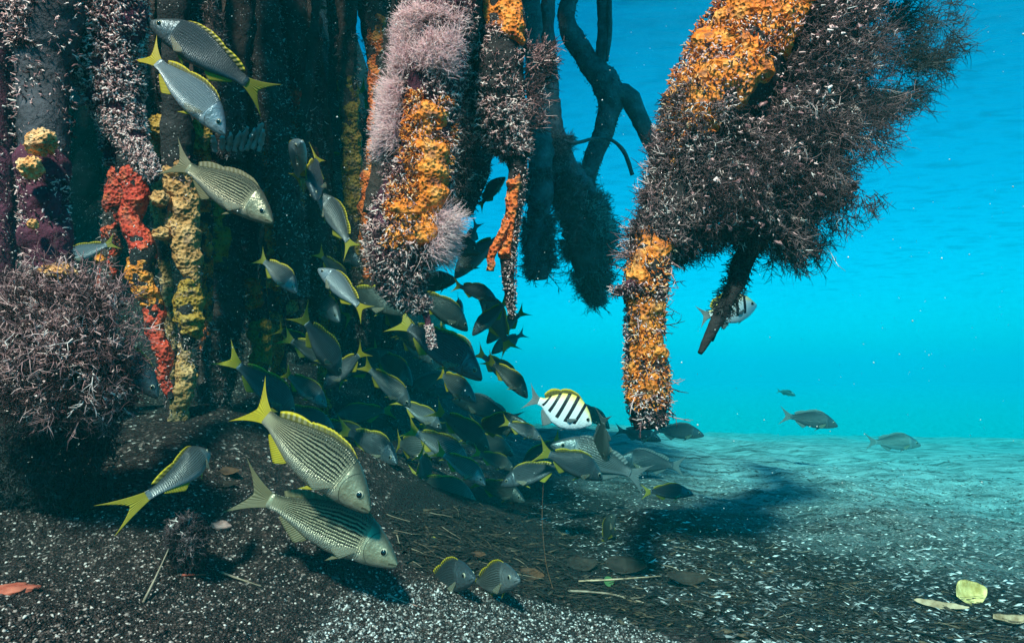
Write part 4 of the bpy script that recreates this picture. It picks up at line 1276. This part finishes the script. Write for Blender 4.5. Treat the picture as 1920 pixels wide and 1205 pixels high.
fish('pale hazy fish with upright tail low over the dark weed', (1300, 922), (1200, 922), 10, L=.28, d=1.95, skin='slate', fin='olive')
fish('dusky fish with forked tail low in the seabed shade', (985, 935), (880, 900), 25, L=.28, d=1.85, skin='dusky', fin='olive')
fish('small upright green fish over the dark weed', (1150, 962), (1130, 1025), 30, L=.14, d=1.6, skin='dusky', fin='olive')
fish('dark fish just right of the snout of the lowest striped fish', (842, 1032), (740, 1010), 15, L=.22, d=1.3, skin='dusky', fin='olive')
fish('left one of two yellow edged fish lying low on pale gravel', (888, 1074), (790, 1098), 58, d=1.13, skin='slate', fin='yellow')
fish('right one of two yellow edged fish lying low on pale gravel', (972, 1078), (878, 1098), 58, d=1.15, skin='fine', fin='yellow')
fish('greenish narrow fish between the pink root and vermilion strip', (945, 330), (895, 392), 30, L=.22, skin='dusky', fin='yellow')
fish('dark fish heading down beside the pink fluff', (868, 485), (898, 412), 20, L=.22, skin='dusky', fin='grey')
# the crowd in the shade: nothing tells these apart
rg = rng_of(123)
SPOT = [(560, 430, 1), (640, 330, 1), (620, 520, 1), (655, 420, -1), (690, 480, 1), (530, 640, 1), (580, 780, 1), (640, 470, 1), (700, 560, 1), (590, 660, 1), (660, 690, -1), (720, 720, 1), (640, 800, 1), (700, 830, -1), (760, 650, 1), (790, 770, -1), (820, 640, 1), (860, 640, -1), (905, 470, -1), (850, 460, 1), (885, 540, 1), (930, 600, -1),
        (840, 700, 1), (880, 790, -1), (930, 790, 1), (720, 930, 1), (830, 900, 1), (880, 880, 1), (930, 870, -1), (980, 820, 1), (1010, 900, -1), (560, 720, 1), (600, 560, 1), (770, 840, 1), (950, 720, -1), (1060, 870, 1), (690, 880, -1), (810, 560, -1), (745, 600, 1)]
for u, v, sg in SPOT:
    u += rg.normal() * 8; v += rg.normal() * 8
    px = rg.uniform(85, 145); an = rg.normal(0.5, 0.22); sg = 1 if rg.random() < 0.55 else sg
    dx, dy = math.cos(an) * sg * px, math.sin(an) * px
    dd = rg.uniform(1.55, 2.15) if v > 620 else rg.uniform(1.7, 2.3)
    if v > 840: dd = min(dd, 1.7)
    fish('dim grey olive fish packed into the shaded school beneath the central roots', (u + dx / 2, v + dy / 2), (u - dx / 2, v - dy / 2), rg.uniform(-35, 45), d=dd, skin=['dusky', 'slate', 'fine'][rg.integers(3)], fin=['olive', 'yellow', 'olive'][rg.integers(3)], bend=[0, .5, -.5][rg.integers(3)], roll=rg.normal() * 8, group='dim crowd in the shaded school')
# open water on the right
fish('barred fish passing behind the bare splintered root', (1418, 570), (1308, 595), 0, L=.17, kind='sergeant', skin='sergeant', fin='grey', group='barred fish')
fish('hazy fish alone in the open water on the right', (1571, 794), (1460, 778), 0, L=.30, skin='slate', fin='grey', group='hazy fish in open water')
fish('palest hazy fish low in the open water farthest right', (1726, 830), (1620, 828), 0, L=.33, skin='fine', fin='grey', group='hazy fish in open water')
fish('barely visible far fish above the lone hazy fish', (1492, 740), (1455, 732), 30, L=.26, skin='slate', fin='grey', group='hazy fish in open water')

# ------------------------------------------------------------------ litter on the seabed
def grit(name, poly, n, smin, smax, stops, seed, flat=0.6, long=1.0, label=''):
    rg = rng_of(seed)
    u, v = sample_poly(poly, n, rg)
    # even over the picture would crowd the distance; thin it there
    pr = (602.5 - v) / FPX
    z0 = 0.0
    Dn = FWD + ((u - 960) / FPX)[:, None] * RGT + pr[:, None] * UPV
    tt = np.full(n, 0.7)
    d = np.linspace(0.55, 7, 420)
    best = np.full(n, 7.0); done = np.zeros(n, bool)
    for q in d:
        P = CAM + Dn * q
        h = P[:, 2] - ground(P[:, 0], P[:, 1])
        hit = (h < 0) & ~done
        best[hit] = q; done |= hit
    lo_, hi_ = best - 0.0156, best.copy()
    for _ in range(7):
        md = (lo_ + hi_) / 2
        P = CAM + Dn * md[:, None]
        under = P[:, 2] < ground(P[:, 0], P[:, 1])
        hi_ = np.where(under, md, hi_); lo_ = np.where(under, lo_, md)
    best = hi_
    P = (CAM + Dn * best[:, None])[done]
    P[:, 2] = ground(P[:, 0], P[:, 1])
    m = len(P)
    O = np.array([[1, 0, 0], [-1, 0, 0], [0, 1, 0], [0, -1, 0], [0, 0, 1], [0, 0, -1.]])
    T8 = np.array([[0, 2, 4], [2, 1, 4], [1, 3, 4], [3, 0, 4], [2, 0, 5], [1, 2, 5], [3, 1, 5], [0, 3, 5]])
    s = np.exp(rg.uniform(math.log(smin), math.log(smax), m))
    an = rg.uniform(0, 2 * math.pi, m) if long < 1.5 else rg.normal(-0.35, 0.5, m)
    V = O[None] * (s[:, None, None] * np.stack([np.full(m, long) * rg.uniform(.7, 1.3, m), rg.uniform(.6, 1.1, m), flat * rg.uniform(.5, 1.2, m)], 1)[:, None, :])
    V = V + rg.normal(size=V.shape) * s[:, None, None] * 0.18
    ca, sa = np.cos(an)[:, None], np.sin(an)[:, None]
    V = np.stack([V[..., 0] * ca - V[..., 1] * sa, V[..., 0] * sa + V[..., 1] * ca, V[..., 2]], -1)
    tl = rg.normal(0, .3, m)[:, None]
    V[..., 2] = V[..., 2] + V[..., 0] * tl
    V = (V + P[:, None, :]).reshape(-1, 3)
    F = (T8[None] + (np.arange(m) * 6)[:, None, None]).reshape(-1, 3)
    o = link(name, make_mesh(name, V, F, mat_strand(name, stops), {'rnd': np.repeat(rg.random(m), 6)}, False))
    return tag(o, label, 'gravel', None, 'stuff')


grit('dark_gravel', [(-20, 930), (200, 960), (420, 860), (520, 960), (760, 1060), (1000, 1130), (1250, 1215), (-20, 1215)], 26000, 0.0012, 0.0035,
     [(0, (0.006, 0.004, 0.005)), (0.6, (0.030, 0.017, 0.015)), (0.86, (0.10, 0.06, 0.052)), (0.94, (0.36, 0.26, 0.23)), (1, (0.75, 0.62, 0.56))], 61, label='fine dark gravel with pale bits on the near slope')
grit('pale_gravel', [(640, 1110), (760, 1085), (1000, 1125), (1180, 1160), (1300, 1215), (560, 1215)], 5500, 0.0015, 0.004,
     [(0, (0.015, 0.014, 0.014)), (0.55, (0.10, 0.085, 0.08)), (0.8, (0.35, 0.31, 0.29)), (1, (0.85, 0.80, 0.76))], 62, label='coarse pale gravel at the bottom centre')
grit('shell_flakes', [(1050, 900), (1250, 870), (1930, 850), (1930, 1215), (1400, 1215), (1150, 1080), (980, 960)], 9500, 0.002, 0.006,
     [(0, (0.02, 0.02, 0.02)), (0.5, (0.10, 0.10, 0.10)), (0.85, (0.4, 0.4, 0.39)), (1, (0.95, 0.95, 0.92))], 63, 0.3, 2.4, label='pale shell flakes scattered over the open seabed')
grit('leaf_crumbs', [(720, 960), (1000, 930), (1300, 1000), (1700, 1120), (1930, 1180), (1930, 1215), (1250, 1190), (1000, 1120), (760, 1060)], 4200, 0.002, 0.009,
     [(0, (0.008, 0.008, 0.008)), (0.8, (0.028, 0.022, 0.018)), (1, (0.14, 0.09, 0.05))], 64, 0.25, 2.2, label='dark rotting leaf crumbs in a band across the seabed')


rg = rng_of(71)
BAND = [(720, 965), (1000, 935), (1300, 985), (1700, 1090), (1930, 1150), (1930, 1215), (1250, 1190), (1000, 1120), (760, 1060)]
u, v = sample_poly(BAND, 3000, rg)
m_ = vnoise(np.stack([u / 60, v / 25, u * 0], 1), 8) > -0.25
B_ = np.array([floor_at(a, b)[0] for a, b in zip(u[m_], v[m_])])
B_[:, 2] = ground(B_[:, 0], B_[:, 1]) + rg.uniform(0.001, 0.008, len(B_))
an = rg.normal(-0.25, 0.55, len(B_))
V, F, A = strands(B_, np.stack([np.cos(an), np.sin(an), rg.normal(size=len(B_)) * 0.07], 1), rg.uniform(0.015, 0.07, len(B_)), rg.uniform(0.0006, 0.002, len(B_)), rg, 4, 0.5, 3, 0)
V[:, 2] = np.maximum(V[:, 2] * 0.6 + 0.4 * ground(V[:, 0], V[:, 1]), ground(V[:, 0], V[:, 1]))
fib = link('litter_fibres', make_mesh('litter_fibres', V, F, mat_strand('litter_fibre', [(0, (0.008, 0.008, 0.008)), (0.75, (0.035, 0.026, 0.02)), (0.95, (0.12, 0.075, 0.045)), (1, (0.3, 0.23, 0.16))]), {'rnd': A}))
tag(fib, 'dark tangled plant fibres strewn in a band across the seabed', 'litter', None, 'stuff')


def mat_dead(name, a, b):
    t = NT(name)
    n = t.noise(t.objc(), 45, 5)
    t.base(t.ramp(n, [(0.35, a), (0.65, b)])); t.bump(n, 0.5, 0.004)
    return t.m


def leaf(label, u, v, L, W, ang, mat, lift=0.01, tilt=0.5, curl=0.3, seed=1):
    P, d = floor_at(u, v)
    n, m = 18, 9
    a = np.linspace(0, 1, n)[:, None]; b = np.linspace(-1, 1, m)[None]
    w = W * np.sin(np.pi * np.clip(a, .0, 1) ** 0.8) ** 0.75 + 0.0008
    x = (a - .5) * L + 0 * b; y = b * w
    z = curl * (L * (a - .5) ** 2 * 1.4 + np.abs(b) ** 1.5 * w * 1.2)
    V = np.stack([x, y, z], -1).reshape(-1, 3)
    V[:, 2] += 0.004 * fbm(V * 60, 3, seed)
    cy, sy = math.cos(tilt), math.sin(tilt)
    V = np.stack([V[:, 0], V[:, 1] * cy - V[:, 2] * sy, V[:, 1] * sy + V[:, 2] * cy], 1)
    c, s = math.cos(ang), math.sin(ang)
    V = np.stack([V[:, 0] * c - V[:, 1] * s, V[:, 0] * s + V[:, 1] * c, V[:, 2]], 1)
    V[:, 2] += lift - V[:, 2].min()
    V2 = V.copy(); V2[:, 2] -= 0.0008
    i = np.arange(n - 1)[:, None] * m; j = np.arange(m - 1)[None]
    F = np.stack([i + j, i + m + j, i + m + j + 1, i + j + 1], -1).reshape(-1, 4)
    N = n * m
    ring = np.concatenate([np.arange(m), np.arange(1, n) * m + m - 1, (n - 1) * m + np.arange(m - 2, -1, -1), np.arange(n - 2, 0, -1) * m]); r2 = np.roll(ring, -1)
    F = np.vstack([F, F[:, ::-1] + N, np.stack([ring, r2, r2 + N, ring + N], 1)])
    o = link('fallen_leaf', make_mesh('fallen_leaf', np.vstack([V, V2]), F, mat))
    o.location = P
    return tag(o, label, 'leaf', 'fallen leaves on the seabed')


def twig(label, pts, r, mat, cat='twig', name='twig'):
    rows = []
    for u, v, h in pts:
        P, d = floor_at(u, v)
        rows.append((P[0], P[1], P[2] + h, r))
    P0 = np.array(rows[0][:3])
    Pp, _ = resample(rows, 30)
    rad = Pp[:, 3] * np.linspace(1, .55, 30)
    V, Fs = tube(Pp[:, :3], rad, 8, lambda q: r * 0.4 * fbm(q * 150, 2, 3))
    o = link(name, make_mesh(name, V - P0, Fs, mat))
    o.location = P0
    return tag(o, label, cat, 'twigs and fragments on the seabed')


D_PALE = mat_dead('dead_leaf_pale', (0.45, 0.30, 0.08), (0.92, 0.68, 0.27))
D_TAN = mat_dead('dead_leaf_tan', (0.25, 0.14, 0.07), (0.7, 0.48, 0.30))
D_BROWN = mat_dead('dead_leaf_brown', (0.035, 0.018, 0.012), (0.15, 0.07, 0.035))
D_DARK = mat_dead('dead_leaf_dark', (0.015, 0.012, 0.01), (0.05, 0.035, 0.025))
D_STEM = mat_dead('dead_twig', (0.13, 0.09, 0.06), (0.42, 0.31, 0.22))
D_RED = mat_dead('red_fragment', (0.35, 0.05, 0.03), (0.6, 0.16, 0.10))
D_PINK = mat_dead('pink_fragment', (0.40, 0.18, 0.14), (0.62, 0.36, 0.30))
D_GREEN = mat_dead('green_leaf_bit', (0.03, 0.09, 0.03), (0.08, 0.18, 0.06))
leaf('large pale yellow leaf standing up at the lower right', 1815, 1128, 0.095, 0.024, 0.45, D_PALE, 0.0, 1.0, 0.3, 3)
leaf('narrow tan leaf lying left of the large pale yellow leaf', 1765, 1140, 0.085, 0.008, -0.55, D_TAN, 0.002, 0.5, 0.2, 4)
leaf('whitish curled leaf at the right picture edge', 1895, 1172, 0.07, 0.012, 0.1, D_TAN, 0.002, 0.3, 0.6, 5)
leaf('folded brown leaf right of the two yellow edged fish', 1000, 1085, 0.06, 0.012, -0.7, D_BROWN, 0.002, 0.6, 0.4, 6)
leaf('dark oval leaf mid in the litter band', 1090, 1068, 0.075, 0.02, 0.5, D_DARK, 0.004, 0.5, 0.4, 7)
leaf('large dark leaf arched on the litter right of the oval leaf', 1175, 1075, 0.085, 0.02, -0.35, D_DARK, 0.006, 0.6, 0.5, 8)
leaf('small green leaf scrap among dark litter', 1142, 1100, 0.02, 0.009, 0.1, D_GREEN, 0.004, 0.9, 0.2, 9)
leaf('bowed dark leaf in the litter below the middle', 1290, 1095, 0.08, 0.016, -0.2, D_DARK, 0.004, 0.5, 0.6, 10)
leaf('orange brown leaf scrap above the two yellow edged fish', 895, 1045, 0.035, 0.007, -0.3, D_BROWN, 0.004, 0.3, 0.3, 11)
leaf('brown leaf left of the lowest striped fish tail', 432, 892, 0.05, 0.010, -0.5, D_BROWN, 0.004, 0.4, 0.3, 12)
leaf('grey brown leaf behind the away-swimming fish', 420, 915, 0.06, 0.010, -0.2, D_DARK, 0.004, 0.4, 0.3, 13)
twig('thin white twig standing from the grit at lower left', [(268, 1135, 0.004), (292, 1110, 0.02), (314, 1095, 0.045)], 0.0013, D_STEM)
twig('yellowish bent twig on the grit below the lowest striped fish', [(415, 1078, 0.004), (450, 1092, 0.005), (490, 1104, 0.004)], 0.0016, D_STEM)
twig('thin reddish stalk standing up from the litter', [(1040, 1115, 0.0), (1024, 1085, 0.03), (1017, 1060, 0.09), (1019, 1040, 0.15)], 0.0008, D_BROWN)
twig('long pale stick lying across the litter band', [(1065, 1113, 0.006), (1140, 1121, 0.008), (1215, 1138, 0.006)], 0.0022, D_STEM)
twig('second pale stick lying above the long one', [(1085, 1095, 0.006), (1150, 1098, 0.012), (1240, 1085, 0.006)], 0.0018, D_TAN)
twig('curved pale strand bottom right of the litter', [(1240, 1062, 0.004), (1265, 1070, 0.006), (1285, 1082, 0.003)], 0.0016, D_STEM)
twig('orange stick near the bottom edge right of centre', [(1475, 1195, 0.003), (1490, 1180, 0.008), (1500, 1172, 0.012)], 0.0016, D_BROWN)
twig('thin dark pink runner on pale gravel', [(725, 1118, 0.003), (750, 1130, 0.004), (790, 1142, 0.003)], 0.0014, D_PINK)
twig('small orange stick below the dark algae clump', [(340, 1082, 0.003), (360, 1083, 0.004), (385, 1081, 0.003)], 0.0018, D_RED)


def lump(label, u, v, rx, ry, rz, mat, seed, name='coral_fragment'):
    P, d = floor_at(u, v)
    V, F = disc_ball((0, 0, 0), 1.0, (rx, ry, rz), 28, 18)
    h = 1 + 0.7 * fbm(V / max(rx, ry) * 2.2 + seed, 4, seed)
    V = V * h[:, None]
    o = link(name, make_mesh(name, V, F, mat)); o.location = P + [0, 0, rz * 0.5]
    return tag(o, label, 'fragment', 'twigs and fragments on the seabed')


lump('red encrusted lump at the bottom left picture edge', 28, 1108, 0.022, 0.017, 0.004, D_RED, 4)
lump('pink knobbly fragment on the grit under the lowest striped fish', 415, 990, 0.014, 0.008, 0.007, D_PINK, 5)
# ------------------------------------------------------------------ specks drifting in the water
rg = rng_of(99)
n = 800
d = rg.uniform(0.7, 3.0, n)
P = at_n(rg.uniform(380, 1930, n), rg.uniform(0, 1100, n), d)
ok = P[:, 2] > ground(P[:, 0], P[:, 1]) + 0.02
P = P[ok]; n = len(P)
O = np.array([[1, 0, 0], [-1, 0, 0], [0, 1, 0], [0, -1, 0], [0, 0, 1], [0, 0, -1.]])
T8 = np.array([[0, 2, 4], [2, 1, 4], [1, 3, 4], [3, 0, 4], [2, 0, 5], [1, 2, 5], [3, 1, 5], [0, 3, 5]])
V = (P[:, None] + O[None] * (rg.uniform(0.0005, 0.0014, n))[:, None, None]).reshape(-1, 3)
sn_ = link('drifting_specks', make_mesh('drifting_specks', V, (T8[None] + (np.arange(n) * 6)[:, None, None]).reshape(-1, 3), M['white_st'], {'rnd': np.repeat(rg.random(n), 6)}))
tag(sn_, 'tiny pale specks drifting in the water', 'particles', None, 'stuff')

# ------------------------------------------------------------------ the water itself as haze
bpy.context.view_layer.update()
bx0, bx1, by0, by1, bz0, bz1 = -122, 122, -122, 122, -4.0, 3.0
V = [(x, y, z) for x in (bx0, bx1) for y in (by0, by1) for z in (bz0, bz1)]
F = np.array([[0, 1, 3, 2], [4, 6, 7, 5], [0, 4, 5, 1], [2, 3, 7, 6], [0, 2, 6, 4], [1, 5, 7, 3]])
hm = bpy.data.materials.new('water_haze')
hm.use_nodes = True
ht = hm.node_tree
ht.nodes.clear()
ho = ht.nodes.new('ShaderNodeOutputMaterial')
hv = ht.nodes.new('ShaderNodeVolumePrincipled')
hv.inputs['Color'].default_value = (0.0005, 0.0385, 0.0405, 1)
hv.inputs['Absorption Color'].default_value = (0.0, 0.916, 0.957, 1)
hv.inputs['Density'].default_value = 0.33
hv.inputs['Anisotropy'].default_value = -0.3
ht.links.new(hv.outputs[0], ho.inputs['Volume'])
hz = link('haze', make_mesh('haze', np.array(V, float), F, hm, None, False))
tag(hz, 'blue-green water haze filling the whole scene', None, None, 'stuff')
